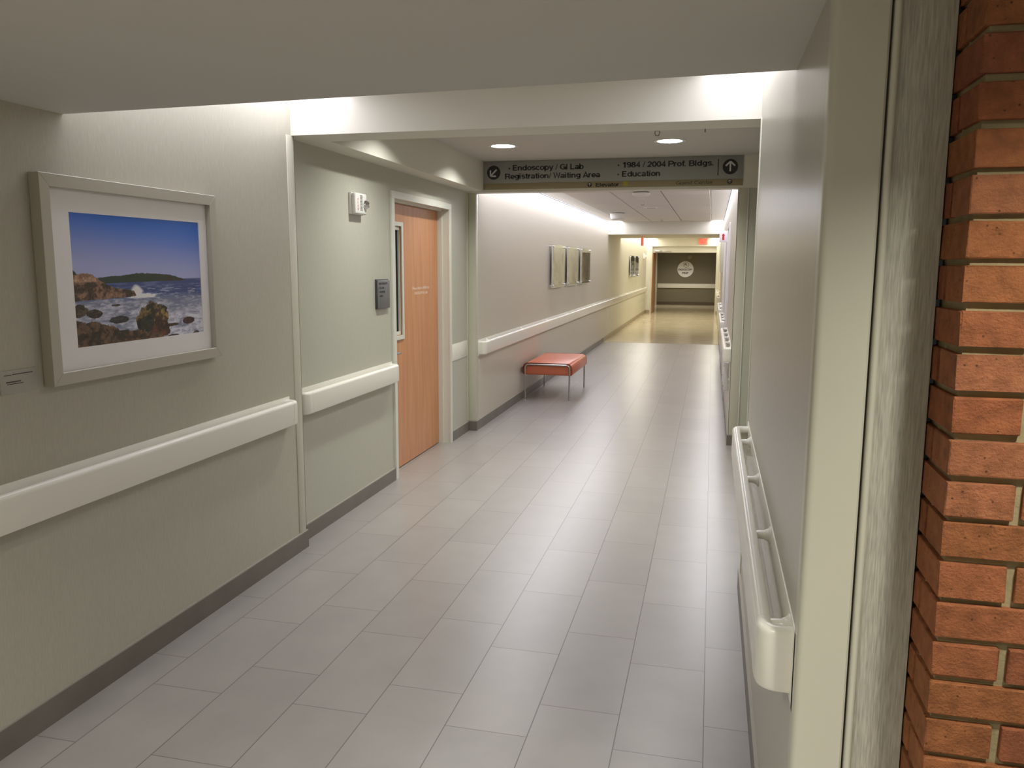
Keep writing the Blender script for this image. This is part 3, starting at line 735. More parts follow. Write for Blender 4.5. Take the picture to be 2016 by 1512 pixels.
def seascape(u, v):
    k = v
    sky = mixc(np.broadcast_to(lin((162, 164, 204)), u.shape + (3,)), lin((48, 100, 190)), sm(.46, 1.0, v + .10 * (u - .5)))
    hz = .478 + .012 * u
    n = fbm(u * 9, v * 60, 3); n2 = fbm(u * 26, v * 110, 9); n3 = fbm(u * 14, v * 22, 21)
    sea = mixc(np.broadcast_to(lin((56, 70, 118)), u.shape + (3,)), lin((88, 100, 146)), sm(.4, .7, n))
    n4 = fbm(u * 30 + 3 * n3, v * 70, 77)
    sea = mixc(sea, lin((120, 124, 146)), sm(.40, .30, v) * .8)
    foam = sm(.56, .70, n2 + .12 * (n - .5)) * sm(.47, .40, v) * .45
    foam = np.maximum(foam, sm(.34, .74, .5 * n3 + .5 * n4) * sm(.355, .32, v + .02 * np.sin(u * 20)) * (1 - .75 * sm(.62, .75, u) * sm(.20, .30, v)) * .95)
    foam = np.maximum(foam, sm(.30, .62, .5 * n3 + .5 * n4) * sm(.62, .72, u) * sm(.26, .18, v))
    sea = mixc(sea, lin((205, 203, 216)), foam)
    C = np.where((v > hz)[..., None], sky, sea)
    # far headland
    top = hz + np.interp(u, [.10, .18, .35, .46, .60, .72, .80, .86], [.020, .040, .050, .066, .058, .046, .020, .002]) + .010 * (fbm(u * 60, v * 0, 5) - .5)
    m = ((v < top) & (v > hz - .006) & (u > .12) & (u < .86)).astype(float)
    hc = mixc(np.broadcast_to(lin((44, 58, 44)), u.shape + (3,)), lin((62, 38, 34)), sm(.5, .75, u) * sm(.3, .7, fbm(u * 40, v * 80, 8)))
    C = mixc(C, (0, 0, 0), m) + hc * m[..., None]
    m = ((v < hz + .008 + .003 * fbm(u * 50, v, 6)) & (v > hz) & (u > .84)).astype(float); C = mixc(C, lin((84, 92, 132)), m)
    # splash
    d = np.hypot((u - .445) / .045, (v - .395) / .06); sp = sm(1.15, .6, d + .5 * (fbm(u * 40, v * 40, 30) - .5))
    d = np.hypot((u - .48) / .12, (v - .365) / .022); sp = np.maximum(sp, sm(1.15, .6, d + .8 * (fbm(u * 40, v * 60, 31) - .5)))
    C = mixc(C, lin((222, 220, 232)), sp)
    # left cliff and rocks
    rk = fbm(u * 34, v * 26, 40); rk2 = fbm(u * 70, v * 60, 44)
    def rock(mask, c1, c2, t=None):
        nonlocal C
        cc = mixc(np.broadcast_to(lin(c1), u.shape + (3,)), lin(c2), sm(.38, .62, rk if t is None else t))
        cc = cc * (0.12 + 1.5 * np.clip(.55 * rk2 + .45 * fbm(u * 120, v * 90, 61), 0, 1)[..., None] ** 1.15); C = C * (1 - mask[..., None]) + cc * mask[..., None]
    j = .03 * (fbm(u * 16, v * 16, 50) - .5) + .014 * (rk2 - .5)
    topc = np.interp(u, [0, .05, .13, .17, .24, .34, .42, .44], [.56, .545, .545, .505, .455, .425, .41, .36])
    botc = np.interp(u, [0, .44], [.345, .362])
    rock(((v < topc + j) & (v > botc + j * .5) & (u < .435)).astype(float), (70, 52, 44), (148, 112, 92))
    rock(((v < topc + j) & (v > .485) & (u < .19)).astype(float) * .8, (150, 112, 92), (188, 148, 122))
    rock(((v < .60 - u * 1.6 + j) & (v > .54) & (u < .045)).astype(float), (36, 44, 36), (52, 58, 44))
    # foreground rocks
    def blob(cx, cy, rx, ry, c1, c2, s=.35):
        d = np.hypot((u - cx) / rx, (v - cy) / ry) + s * (fbm(u * 22, v * 22, int(cx * 100)) - .5) * 2
        rock((d < 1).astype(float), c1, c2)
    blob(.13, .245, .055, .035, (52, 44, 42), (84, 70, 62)); blob(.03, .27, .05, .05, (60, 50, 44), (92, 76, 64))
    blob(.30, .185, .07, .03, (40, 40, 44), (64, 62, 64)); blob(.28, .30, .035, .010, (60, 56, 60), (80, 74, 76))
    blob(.55, .19, .12, .12, (52, 40, 30), (128, 104, 62)); blob(.62, .17, .06, .07, (70, 48, 34), (160, 128, 74))
    blob(.60, .07, .09, .09, (60, 34, 26), (112, 60, 44)); blob(.50, .13, .07, .07, (30, 30, 28), (52, 50, 42))
    blob(.865, .125, .055, .032, (54, 30, 32), (82, 46, 46), .2); blob(.72, .10, .06, .014, (58, 36, 34), (80, 52, 46)); blob(.93, .005, .03, .02, (50, 40, 44), (70, 56, 56)); blob(.72, .0, .05, .02, (50, 32, 30), (70, 44, 40))
    bl = np.interp(u, [0, .15, .3, .45, .6, .68], [.21, .17, .11, .085, .06, -.02]) + 2.2 * j
    rock((v < bl).astype(float), (58, 44, 36), (112, 82, 62))
    return np.clip(C * 1.35, 0, .9)
def print_mesh(name, parent, P0, ux, uz, w, h, fn, nx, nz):
    u, v = np.meshgrid((np.arange(nx + 1)) / nx, (np.arange(nz + 1)) / nz)
    P0, ux, uz = np.array(P0), np.array(ux), np.array(uz)
    co = P0 + u[..., None] * w * ux + v[..., None] * h * uz
    me = bpy.data.meshes.new(name)
    idx = np.arange((nx + 1) * (nz + 1)).reshape(nz + 1, nx + 1)
    F = np.stack([idx[:-1, :-1], idx[:-1, 1:], idx[1:, 1:], idx[1:, :-1]], -1).reshape(-1, 4)
    me.vertices.add(co.reshape(-1, 3).shape[0]); me.vertices.foreach_set('co', co.astype(np.float32).ravel())
    me.loops.add(F.size); me.loops.foreach_set('vertex_index', F.ravel().astype(np.int32))
    me.polygons.add(len(F)); me.polygons.foreach_set('loop_start', np.arange(0, F.size, 4).astype(np.int32))
    me.update(calc_edges=True); me.validate()
    c = np.ones((u.size, 4), np.float32); c[:, :3] = fn(u, v).reshape(-1, 3)
    at = me.color_attributes.new('Col', 'FLOAT_COLOR', 'POINT'); at.data.foreach_set('color', c.ravel())
    me.materials.append(M_PRINT)
    o = bpy.data.objects.new(name, me); COL.objects.link(o)
    o.parent = parent; o.matrix_parent_inverse = Matrix.Translation(parent.location).inverted()
    return o
t = thing('framed_picture', 'silver framed coastal photograph of rocky surf hanging on the left wall', 'picture', (XL, .55, 1.24))
y0, y1, z0, z1 = .035, 1.066, 1.238, 1.984; fw = .045
bm = bmesh.new()
def bar(bm, pts0, pts1):
    A = [bm.verts.new(p) for p in pts0]; B = [bm.verts.new(p) for p in pts1]
    for i in range(4): bm.faces.new([A[i], A[(i + 1) % 4], B[(i + 1) % 4], B[i]])
    bm.faces.new(A); bm.faces.new(B)
O = [(y0, z0), (y1, z0), (y1, z1), (y0, z1)]; I = [(y0 + fw, z0 + fw), (y1 - fw, z0 + fw), (y1 - fw, z1 - fw), (y0 + fw, z1 - fw)]
for i in range(4):
    k = (i + 1) % 4
    def sec(o, n): return [(XL + .002, *o), (XL + .045, *o), (XL + .045, *n), (XL + .002, *n)]
    bar(bm, sec(O[i], I[i]), sec(O[k], I[k]))
bmesh.ops.bevel(bm, geom=[e for e in bm.edges if all(v.co.x > XL + .04 for v in e.verts)], offset=.0012, segments=1, affect='EDGES')
obj('frame', bm, M_PICFRAME, t)
bobj('mat_board', M_MAT, [(XL + .010, y0 + fw, z0 + fw, XL + .018, .189, z1 - fw), (XL + .010, .966, z0 + fw, XL + .018, y1 - fw, z1 - fw),
                          (XL + .010, .189, z0 + fw, XL + .018, .966, 1.362), (XL + .010, .189, 1.858, XL + .018, .966, z1 - fw)], t)
print_mesh('photo_print', t, (XL + .014, .187, 1.360), (0, 1, 0), (0, 0, 1), .781, .500, seascape, 520, 330)
bm = bmesh.new(); quad(bm, (XL + .024, y0 + fw, z0 + fw), (XL + .024, y1 - fw, z0 + fw), (XL + .024, y1 - fw, z1 - fw), (XL + .024, y0 + fw, z1 - fw))
obj('glass', bm, M_GLASS, t)
# caption card
t = thing('caption_plaque', 'small clear caption card on the left wall beside the framed picture', 'label', (XL, -.07, 1.235))
bobj('card', M_PAPER, [(XL, -.150, 1.233, XL + .003, .004, 1.314)], t, bevel=.001)
for a, b, z, h in ((-.134, -.104, 1.2965, .0028), (-.100, -.014, 1.2975, .0028), (-.128, -.066, 1.272, .0040), (-.124, -.056, 1.2655, .0026)):
    x = a; bm = bmesh.new()
    while x < b:
        w = random.uniform(.004, .011); quad(bm, (XL + .0036, x, z), (XL + .0036, min(x + w, b), z), (XL + .0036, min(x + w, b), z + h), (XL + .0036, x, z + h)); x += w + .0002
    obj('caption_line', bm, M_INK, t, recalc=False)

# ------------------------------------------------------------------ acrylic display panels
def smoke(seed, base, dark, a):
    def fn(u, v):
        n = fbm(u * 3.0, v * 4.2, seed); n2 = fbm(u * 12, v * 9, seed + 5)
        C = mixc(np.broadcast_to(lin(base), u.shape + (3,)), lin(dark), sm(.40, .72, n + .12 * (n2 - .5)) * a)
        sh = np.exp(-(((u - .62) / .22) ** 2 + ((v - .35) / .4) ** 2)) * sm(.9, .6, v); C = mixc(C, lin(dark), sh * a * .7)
        return C
    return fn
def chart(seed):
    def fn(u, v):
        C = np.broadcast_to(lin((196, 190, 178)), u.shape + (3,)).copy()
        t = ((v > .70) | (v < .06)).astype(float) * (.75 + .25 * vnoise(u * 22, v * 90, seed)); C = mixc(C, lin((86, 80, 74)), t)
        b = ((v > .24) & (v < .32)).astype(float) * .8; C = mixc(C, lin((92, 86, 80)), b)
        ln = ((np.mod(v * 26, 1) < .4) & (v > .36) & (v < .64) & (u > .3) & (u < .7)).astype(float) * .8 * (vnoise(u * 30, v * 13, seed) > .35); C = mixc(C, lin((80, 76, 70)), ln)
        return C
    return fn
def acrylic(label, y0, y1, z0, z1, fn, group):
    t = thing('acrylic_panel', label, 'wall display', (X3, (y0 + y1) / 2, z0), group)
    bobj('back_sheet', M_ACRYLIC, [(X3 + .040, y0, z0, X3 + .044, y1, z1)], t)
    print_mesh('print', t, (X3 + .046, y0 + .07, z0 + .045), (0, 1, 0), (0, 0, 1), y1 - y0 - .14, z1 - z0 - .09, fn, 60, 60)
    bobj('front_sheet', M_ACRYLIC, [(X3 + .050, y0, z0, X3 + .055, y1, z1)], t)
    bobj('edge_band', mat('acrylic_edge', (0.62, 0.60, 0.55), .2), [(X3 + .040, y0, z0, X3 + .0555, y0 + .006, z1), (X3 + .040, y0, z1 - .005, X3 + .0555, y1, z1), (X3 + .040, y0, z0, X3 + .0555, y1, z0 + .005)], t)
    for y in (y0 + .035, y1 - .035):
        for z in (z0 + .03, z1 - .03):
            bm = bmesh.new(); lathe(bm, (X3 + .0012, y, z), (1, 0, 0), [(0, .013), (.036, .013), (.037, .009), (.058, .009), (.059, .016), (.068, .016)], 16)
            obj('standoff', bm, M_CHROME, t, smooth=True)
G = 'clear display panels on standoffs'
acrylic('clear acrylic display panel with grey print paled by painted-in glare, nearest of three', 9.22, 10.22, 1.345, 1.965, smoke(3, (214, 206, 200), (138, 130, 122), .95), G)  # glare on the sheet is put into the pale print colours
acrylic('clear acrylic display panel with grey print paled by painted-in glare, middle of three', 10.50, 11.56, 1.345, 1.965, smoke(12, (216, 208, 202), (130, 122, 114), .95), G)  # pale tones again carry the glare
acrylic('clear acrylic display panel with dark brown print, third along the wall', 11.84, 12.96, 1.345, 1.965, smoke(23, (178, 164, 158), (70, 46, 36), 1.0), G)
G2 = 'far printed panels'
acrylic('narrow grey printed panel in the far cream corridor, nearer of two', 20.78, 21.95, 1.345, 1.94, chart(4), G2)
acrylic('narrow grey printed panel in the far cream corridor, next to the strobe', 22.15, 23.35, 1.345, 1.94, chart(9), G2)

# ------------------------------------------------------------------ overhead direction sign
YF = 5.412
t = thing('direction_sign', 'long grey overhead direction sign with black lettering and arrows', 'sign', (-1.0, YS, 2.39))
bobj('panel', M_SIGN, [(-2.213, YF, 2.447, .203, YS, 2.652)], t, bevel=.0015)
bobj('lower_band', M_SIGNBAND, [(-2.213, YF, 2.389, .203, YS, 2.446)], t, bevel=.0015)
UX, UZ = (1, 0, 0), (0, 0, 1)
def arc(cx, cy, rx, ry, a0, a1, n=12):
    return [(cx + rx * math.cos(math.radians(a0 + (a1 - a0) * k / n)), cy + ry * math.sin(math.radians(a0 + (a1 - a0) * k / n))) for k in range(n + 1)]
GL = {  # grotesque letterforms as centre lines; cap height 1
 'o': ([arc(.30, .37, .22, .29, 0, 360, 20)], .60), 'n': ([[(.08, 0), (.08, .74)], [(.08, .40)] + arc(.27, .44, .19, .22, 165, 0) + [(.46, 0)]], .60),
 'd': ([arc(.29, .37, .21, .29, 0, 360, 20), [(.50, 0), (.50, 1)]], .64), 'b': ([arc(.30, .37, .21, .29, 0, 360, 20), [(.08, 0), (.08, 1)]], .62),
 'p': ([arc(.30, .37, .21, .29, 0, 360, 20), [(.08, -.24), (.08, .74)]], .62), 's': ([arc(.27, .525, .18, .14, 20, 262) + arc(.27, .235, .19, .155, 82, -160)], .54),
 'c': ([arc(.30, .37, .22, .29, 42, 318, 16)], .56), 'y': ([[(.05, .74), (.28, .03)], [(.50, .74), (.27, -.06), (.22, -.16), (.08, -.17)]], .55),
 'e': ([[(.08, .36), (.50, .36)] + arc(.29, .37, .21, .29, 2, 318, 16)], .57), 'g': ([arc(.29, .39, .20, .27, 0, 360, 20), [(.49, .74), (.49, -.02)] + arc(.29, -.03, .20, .14, 0, -150)], .62),
 'i': ([[(.08, 0), (.08, .74)], [(.08, .86), (.08, 1)]], .25), 'l': ([[(.08, 0), (.08, 1)]], .25), 't': ([[(.17, .95), (.17, .16), (.20, .08), (.32, .07)], [(.02, .68), (.32, .68)]], .36),
 'r': ([[(.08, 0), (.08, .74)], [(.08, .42), (.13, .58), (.22, .66), (.35, .66)]], .38), 'a': ([[(.46, .44), (.44, .10), (.49, .01)], arc(.25, .20, .18, .135, 60, 380, 16) , arc(.27, .48, .18, .18, -10, 165)], .57),
 'u': ([[(.46, 0), (.46, .74)], [(.08, .74)] + arc(.27, .28, .19, .22, 180, 350) ], .60), 'v': ([[(.05, .74), (.27, .05), (.49, .74)]], .54), 'f': ([[(.17, 0), (.17, .82), (.22, .92), (.34, .93)], [(.02, .68), (.34, .68)]], .33),
 'E': ([[(.08, 0), (.08, 1)], [(.08, .925), (.56, .925)], [(.08, .52), (.52, .52)], [(.08, .075), (.58, .075)]], .68), 'G': ([arc(.40, .5, .32, .42, 40, 345, 18) + [(.72, .30), (.72, 0)], [(.42, .44), (.78, .44)]], .82),
 'I': ([[(.08, 0), (.08, 1)]], .27), 'L': ([[(.08, 1), (.08, 0)], [(.08, .075), (.54, .075)]], .58), 'R': ([[(.08, 0), (.08, 1)], [(.08, .925), (.40, .925)] + arc(.40, .71, .20, .215, 90, -90) + [(.08, .495)], [(.44, .48), (.58, .25), (.62, 0)]], .73),
 'W': ([[(.05, 1), (.24, .05), (.45, .95), (.66, .05), (.85, 1)]], .92), 'A': ([[(.05, 0), (.34, .95), (.63, 0)], [(.15, .28), (.53, .28)]], .69), 'P': ([[(.08, 0), (.08, 1)], [(.08, .925), (.40, .925)] + arc(.40, .69, .21, .235, 90, -90) + [(.08, .455)]], .67),
 'B': ([[(.08, 0), (.08, 1)], [(.08, .925), (.38, .925)] + arc(.38, .72, .18, .205, 90, -90) + [(.08, .515)], [(.38, .515)] + arc(.40, .295, .21, .22, 90, -90) + [(.08, .075)]], .71),
 'C': ([arc(.40, .5, .32, .42, 42, 318, 18)], .76), '1': ([[(.34, 0), (.34, 1)], [(.34, .94), (.26, .78), (.08, .74)]], .56), '9': ([arc(.28, .68, .20, .245, 0, 360, 18), [(.48, .68), (.48, .42)] + arc(.28, .33, .20, .255, 0, -150)], .57),
 '8': ([arc(.28, .74, .17, .185, 0, 360, 16), arc(.28, .29, .20, .22, 0, 360, 18)], .57), '4': ([[(.40, 0), (.40, .94), (.07, .30), (.54, .30)]], .57), '2': ([arc(.28, .69, .20, .235, 170, -25) + [(.09, .09), (.50, .075)]], .57),
 '0': ([arc(.28, .5, .20, .42, 0, 360, 20)], .57), '/': ([[(.03, -.02), (.27, 1)]], .30), '.': ([[(.08, 0), (.08, .15)]], .26), ' ': ([], .28)}
def tx(s, x0, x1, zb, cap, m=M_BLACK, wt=.18):
    wid = sum(GL[c][1] for c in s); sx = (x1 - x0) / wid; bm = bmesh.new(); X = 0
    for ch in s:
        if ch == ' ' and ' / ' in s and len(bm.verts):      # each word of the headed lines is its own piece
            obj('lettering', bm, m, t, recalc=False); bm = bmesh.new()
        for ln in GL[ch][0]:
            w = (.095 if ch == '/' else wt) / 2; n = len(ln)
            closed = n > 2 and math.dist(ln[0], ln[-1]) < 1e-6; L = []
            for i, (px, pz) in enumerate(ln):
                a = ln[i - 1] if i > 0 else (ln[-2] if closed else ln[0]); b = ln[i + 1] if i < n - 1 else (ln[1] if closed else ln[-1])
                d1 = Vector((px - a[0], pz - a[1])); d2 = Vector((b[0] - px, b[1] - pz))
                if d1.length < 1e-9: d1 = d2
                if d2.length < 1e-9: d2 = d1
                d1.normalize(); d2.normalize(); n1 = Vector((-d1.y, d1.x)); n2 = Vector((-d2.y, d2.x)); mm = (n1 + n2)
                mm = mm.normalized() if mm.length > 1e-6 else n1
                k = w / max(.45, mm.dot(n1))
                L.append(((px + mm.x * k, pz + mm.y * k), (px - mm.x * k, pz - mm.y * k)))
            V = [[bm.verts.new((x0 + (X + q[0]) * sx, YF - .0012, zb + q[1] * cap)) for q in pr] for pr in L]
            for A, B in zip(V, V[1:]): bm.faces.new([A[0], A[1], B[1], B[0]])
        X += GL[ch][1]
    obj('lettering', bm, m, t, recalc=False)
tx('Endoscopy / GI Lab', -1.922, -1.237, 2.563, .051); tx('Registration/ Waiting Area', -1.998, -1.082, 2.486, .050)
tx('1984 / 2004 Prof. Bldgs.', -.880, -.053, 2.567, .050); tx('Education', -.880, -.528, 2.485, .050)
tx('Elevator', -1.123, -.905, 2.400, .034); tx('Guest Center', -.388, -.056, 2.403, .034, wt=.085)
for x, z in ((-1.956, 2.584), (-.915, 2.590), (-.915, 2.506)):
    bm = bmesh.new(); disc_mesh(bm, (x, YF, z), (0, -1, 0), .0075, .0012, 16); obj('bullet', bm, M_BLACK, t)
bm = bmesh.new(); quad(bm, (-.022, YF - .001, 2.480), (-.013, YF - .001, 2.480), (-.013, YF - .001, 2.624), (-.022, YF - .001, 2.624)); obj('divider_bar', bm, M_BLACK, t, recalc=False)
for x, z, r, a in ((-2.110, 2.548, .066, math.radians(-135)), (.089, 2.554, .067, 0), (-1.181, 2.419, .0215, 0), (.089, 2.423, .0215, 0)):
    bm = bmesh.new(); disc_mesh(bm, (x, YF, z), (0, -1, 0), r); d = obj('arrow_disc', bm, M_BLACK, t)
    bm = bmesh.new(); arrow(bm, (x, YF, z), UX, UZ, (0, -1, 0), r * .88, a); obj('arrow', bm, M_SIGNWHITE, d, recalc=False)
    d.children[0].parent = d; d.children[0].matrix_parent_inverse = d.matrix_world.inverted() if False else Matrix.Identity(4)
bm = bmesh.new(); quad(bm, (-.865, YF - .001, 2.402), (-.826, YF - .001, 2.402), (-.826, YF - .001, 2.441), (-.865, YF - .001, 2.441))
obj('yellow_square', bm, M_YELLOW, t, recalc=False)

# ------------------------------------------------------------------ bench
t = thing('bench', 'backless salmon vinyl bench with tubular steel legs against the left wall', 'bench', (-1.97, 8.05, 0))
bx0, bx1, by0, by1 = -2.247, -1.690, 7.452, 8.655
bm = bmesh.new(); z0, z1, R = .322, .470, .062
def sect(inset, y):
    P = []; a0, a1 = bx0 - .030 + inset, bx1 + .030 - inset; zz0, zz1 = z0 + inset, z1 - inset
    P += [(a0, zz0 + .012), (a0 + .012, zz0), (a1 - .012, zz0), (a1, zz0 + .012)]
    for k in range(9): an = PI / 2 * k / 8; P.append((a1 - R + R * math.cos(an), zz1 - R + R * math.sin(an)))
    for k in range(9): an = PI / 2 + PI / 2 * k / 8; P.append((a0 + R + R * math.cos(an), zz1 - R + R * math.sin(an)))
    return [bm.verts.new((x, y, z)) for x, z in P]
rings = [sect(.016, by0 + .004), sect(.004, by0 + .009), sect(0, by0 + .016), sect(0, by1 - .016), sect(.004, by1 - .009), sect(.016, by1 - .004)]
for A, B in zip(rings, rings[1:]):
    for i in range(len(A)): bm.faces.new([A[i], A[(i + 1) % len(A)], B[(i + 1) % len(A)], B[i]])
bm.faces.new(rings[0]); bm.faces.new(rings[-1])
seat = obj('seat_cushion', bm, M_VINYLSEAT, t, smooth=True)
for y in (by0 + .006, by1 - .006):
    bm = bmesh.new(); P = []
    a0, a1 = bx0 - .028, bx1 + .028
    P += [(a0, y, z0 + .01)]
    for k in range(9): an = PI - PI / 2 * k / 8; P.append((a0 + R + R * math.cos(an), y, z1 - .002 - R + R * math.sin(an)))
    for k in range(9): an = PI / 2 - PI / 2 * k / 8; P.append((a1 - R + R * math.cos(an), y, z1 - .002 - R + R * math.sin(an)))
    P += [(a1, y, z0 + .01)]
    tube(bm, P, .0045, 8); obj('piping', bm, M_PIPING, seat, smooth=True)
for y, s in ((by0 - .006, 'near'), (by1 + .006, 'far')):
    bm = bmesh.new(); r = .045; zt = z1 - .020
    P = [(bx0, y, z0 - .01)]
    for k in range(9): an = PI - PI / 2 * k / 8; P.append((bx0 + r + r * math.cos(an), y, zt - r + r * math.sin(an)))
    for k in range(9): an = PI / 2 - PI / 2 * k / 8; P.append((bx1 - r + r * math.cos(an), y, zt - r + r * math.sin(an)))
    P.append((bx1, y, z0 - .01)); tube(bm, P, .0095, 14); obj('frame_hoop', bm, M_STEEL, t, smooth=True)
    for x in (bx0, bx1):
        bm = bmesh.new(); tube(bm, [(x, y, z0 - .01), (x, y, .006)], .0095, 14); leg = obj('leg', bm, M_STEEL, t, smooth=True)
        bm = bmesh.new(); cyl(bm, (x, y, 0), (0, 0, 1), .013, .010, .008, 14); g_ = obj('foot_glide', bm, M_WHITEPLASTIC, leg, smooth=True); g_.matrix_parent_inverse = Matrix.Identity(4)
bobj('side_rail', M_STEEL, [(bx1 - .012, by0, z0 - .016, bx1 + .004, by1, z0 - .001), (bx0 - .004, by0, z0 - .016, bx0 + .012, by1, z0 - .001)], t)

# ------------------------------------------------------------------ ceiling fixtures
def sprinkler(x, y, z, label, g):
    t = thing('sprinkler_head', label, 'sprinkler', (x, y, z), g)
    bm = bmesh.new(); lathe(bm, (x, y, z), (0, 0, -1), [(0, .026), (.003, .026), (.006, .010), (.018, .008)], 16); obj('escutcheon', bm, M_CHROME, t, smooth=True)
    bm = bmesh.new()
    tube(bm, [(x - .014, y, z - .014), (x - .018, y, z - .03), (x - .008, y, z - .048)], .003, 6); tube(bm, [(x + .014, y, z - .014), (x + .018, y, z - .03), (x + .008, y, z - .048)], .003, 6)
    cyl(bm, (x, y, z - .046), (0, 0, -1), .016, .016, .002, 16); obj('deflector', bm, M_GRILLE, t, smooth=True)
sprinkler(-.46, 3.84, 2.655, 'small dark sprinkler head left of the right downlight above the sign', 'sprinkler heads')
sprinkler(-1.10, 10.4, ZC, 'tiny sprinkler head on the corridor ceiling just past the round detector', 'sprinkler heads')
sprinkler(-1.09, 15.1, ZC, 'tiny sprinkler head on the corridor ceiling near the second beam', 'sprinkler heads')
bm = bmesh.new(); tube(bm, [(-.12, 3.80, 2.655), (-.12, 3.80, 2.615)], .004, 8)
tag(obj('ceiling_pin', bm, M_GRILLE, smooth=True), 'tiny metal pin hanging from the ceiling at upper right, before the sign', 'ceiling hook')
t = thing('smoke_detector', 'round white detector on the corridor ceiling just behind the sign', 'smoke detector', (-.975, 8.62, ZC))
bm = bmesh.new(); cyl(bm, (-.975, 8.62, ZC), (0, 0, -1), .105, .105, .014, 32); obj('base', bm, M_GRILLE, t, smooth=True)
bm = bmesh.new(); lathe(bm, (-.975, 8.62, ZC - .014), (0, 0, -1), [(0, .118), (.018, .118), (.034, .095), (.042, .05)], 32); obj('cover', bm, M_WHITEPLASTIC, t, smooth=True)
t = thing('ceiling_dome', 'white drum shaped camera housing on the ceiling near the left light slot', 'ceiling camera', (-1.76, 12.9, ZC))
bm = bmesh.new(); cyl(bm, (-1.76, 12.9, ZC), (0, 0, -1), .13, .13, .010, 32); obj('mounting_ring', bm, M_GRILLE, t, smooth=True)
bm = bmesh.new(); lathe(bm, (-1.76, 12.9, ZC - .010), (0, 0, -1), [(0, .135), (.07, .135), (.10, .12), (.115, .08)], 32); obj('housing', bm, M_WHITEPLASTIC, t, smooth=True)
t = thing('ceiling_speaker', 'faint round speaker grille on the corridor ceiling between the two sprinklers', 'speaker', (-1.06, 11.6, ZC))
bm = bmesh.new(); lathe(bm, (-1.06, 11.6, ZC), (0, 0, -1), [(0, .13), (.004, .13), (.006, .11)], 32); obj('grille', bm, M_HOUSING, t, smooth=True)
bm = bmesh.new(); cyl(bm, (-1.06, 11.6, ZC - .006), (0, 0, -1), .075, .07, .006, 24); obj('centre_cap', bm, mat('grille_pale', (.5, .48, .46), .6), t, smooth=True)
t = thing('smoke_detector', 'small white dome detector on the far ceiling before the doorway', 'smoke detector', (-1.05, 26.4, ZC))
bm = bmesh.new(); lathe(bm, (-1.05, 26.4, ZC), (0, 0, -1), [(0, .12), (.03, .12), (.06, .08), (.07, .03)], 24); obj('cover', bm, M_WHITEPLASTIC, t, smooth=True)
t = thing('wall_light', 'small dim dome fixture high on the dark wall above the round decal', 'wall light', (-.99, 33.3, 2.04))
bm = bmesh.new(); lathe(bm, (-.99, 33.3, 2.04), (0, -1, 0), [(0, .11), (.02, .11), (.05, .09), (.08, .04)], 24); obj('cover', bm, M_SIGNBAND, t, smooth=True)

# exit signs
def exit_sign(label, c, ux, w, h, nn):
    t = thing('exit_sign', label, 'exit sign', (c[0], c[1], c[2] + h / 2), 'red exit signs')
    c = Vector(c); ux = Vector(ux); nn = Vector(nn); uz = Vector((0, 0, 1))
    bm = bmesh.new(); vs = []
    P = [c + ux * (sx * w / 2) + uz * (sz * h / 2) + nn * (sn * .02) for sx in (-1, 1) for sz in (-1, 1) for sn in (-1, 1)]
    xs, ys, zs = [p.x for p in P], [p.y for p in P], [p.z for p in P]
    box(bm, min(xs), min(ys), min(zs), max(xs), max(ys), max(zs), bevel=.004, seg=1)
    obj('face_plate', bm, mat('exit_plate', (.62, .20, .15), .4, emit=(1, .25, .17), estr=.35), t, smooth=True)
    lettering('EXIT', M_EXIT, t, c - ux * w * .38 - uz * h * .32 + nn * .021, ux, uz, w * .76, h * .64, bold=.04)
    return t
exit_sign('red exit sign on the wall over the right side of the far doorway', (-.385, YE - .022, 2.495), (1, 0, 0), .30, .205, (0, -1, 0))
t = exit_sign('red exit sign seen edge-on hanging below the second beam at left', (-1.655, 17.2, 2.225), (0, 1, 0), .30, .20, (1, 0, 0))
bobj('hanger', mat('exit_hanger', (.6, .3, .25), .5), [(-1.663, 17.19, 2.325, -1.647, 17.21, 2.345)], t)

# round decal on the dark wall
t = thing('wall_decal', 'round white endoscopy prep decal on the dim wall beyond the doorway', 'sign', (-1.14, 33.3, 1.51))
bm = bmesh.new(); disc_mesh(bm, (-1.143, 33.298, 1.51), (0, -1, 0), .335, .004, 48); obj('disc', bm, mat('decal_white', (.93, .90, .92), .6), t)
lettering('', M_BLACK, t, (-1.143, 33.293, 1.50), (1, 0, 0), (0, 0, 1), .5, .075, bold=.03, lines=[('ENDOSCOPY', -.29, -.045, .58), ('PREP', -.13, -.185, .26)])
bm = bmesh.new(); n = 32; cx_, cz_ = -1.125, 1.695
for k in range(n):
    a, b = 2 * PI * k / n, 2 * PI * (k + 1) / n
    quad(bm, *[(cx_ + r * math.cos(q), 33.2925, cz_ + r * math.sin(q)) for r, q in ((.105, a), (.105, b), (.115, b), (.115, a))])
obj('arrow_ring', bm, M_BLACK, t, recalc=False)
bm = bmesh.new(); arrow(bm, (cx_, 33.294, cz_), UX, UZ, (0, -1, 0), .085, math.radians(-45)); obj('arrow', bm, M_BLACK, t, recalc=False)

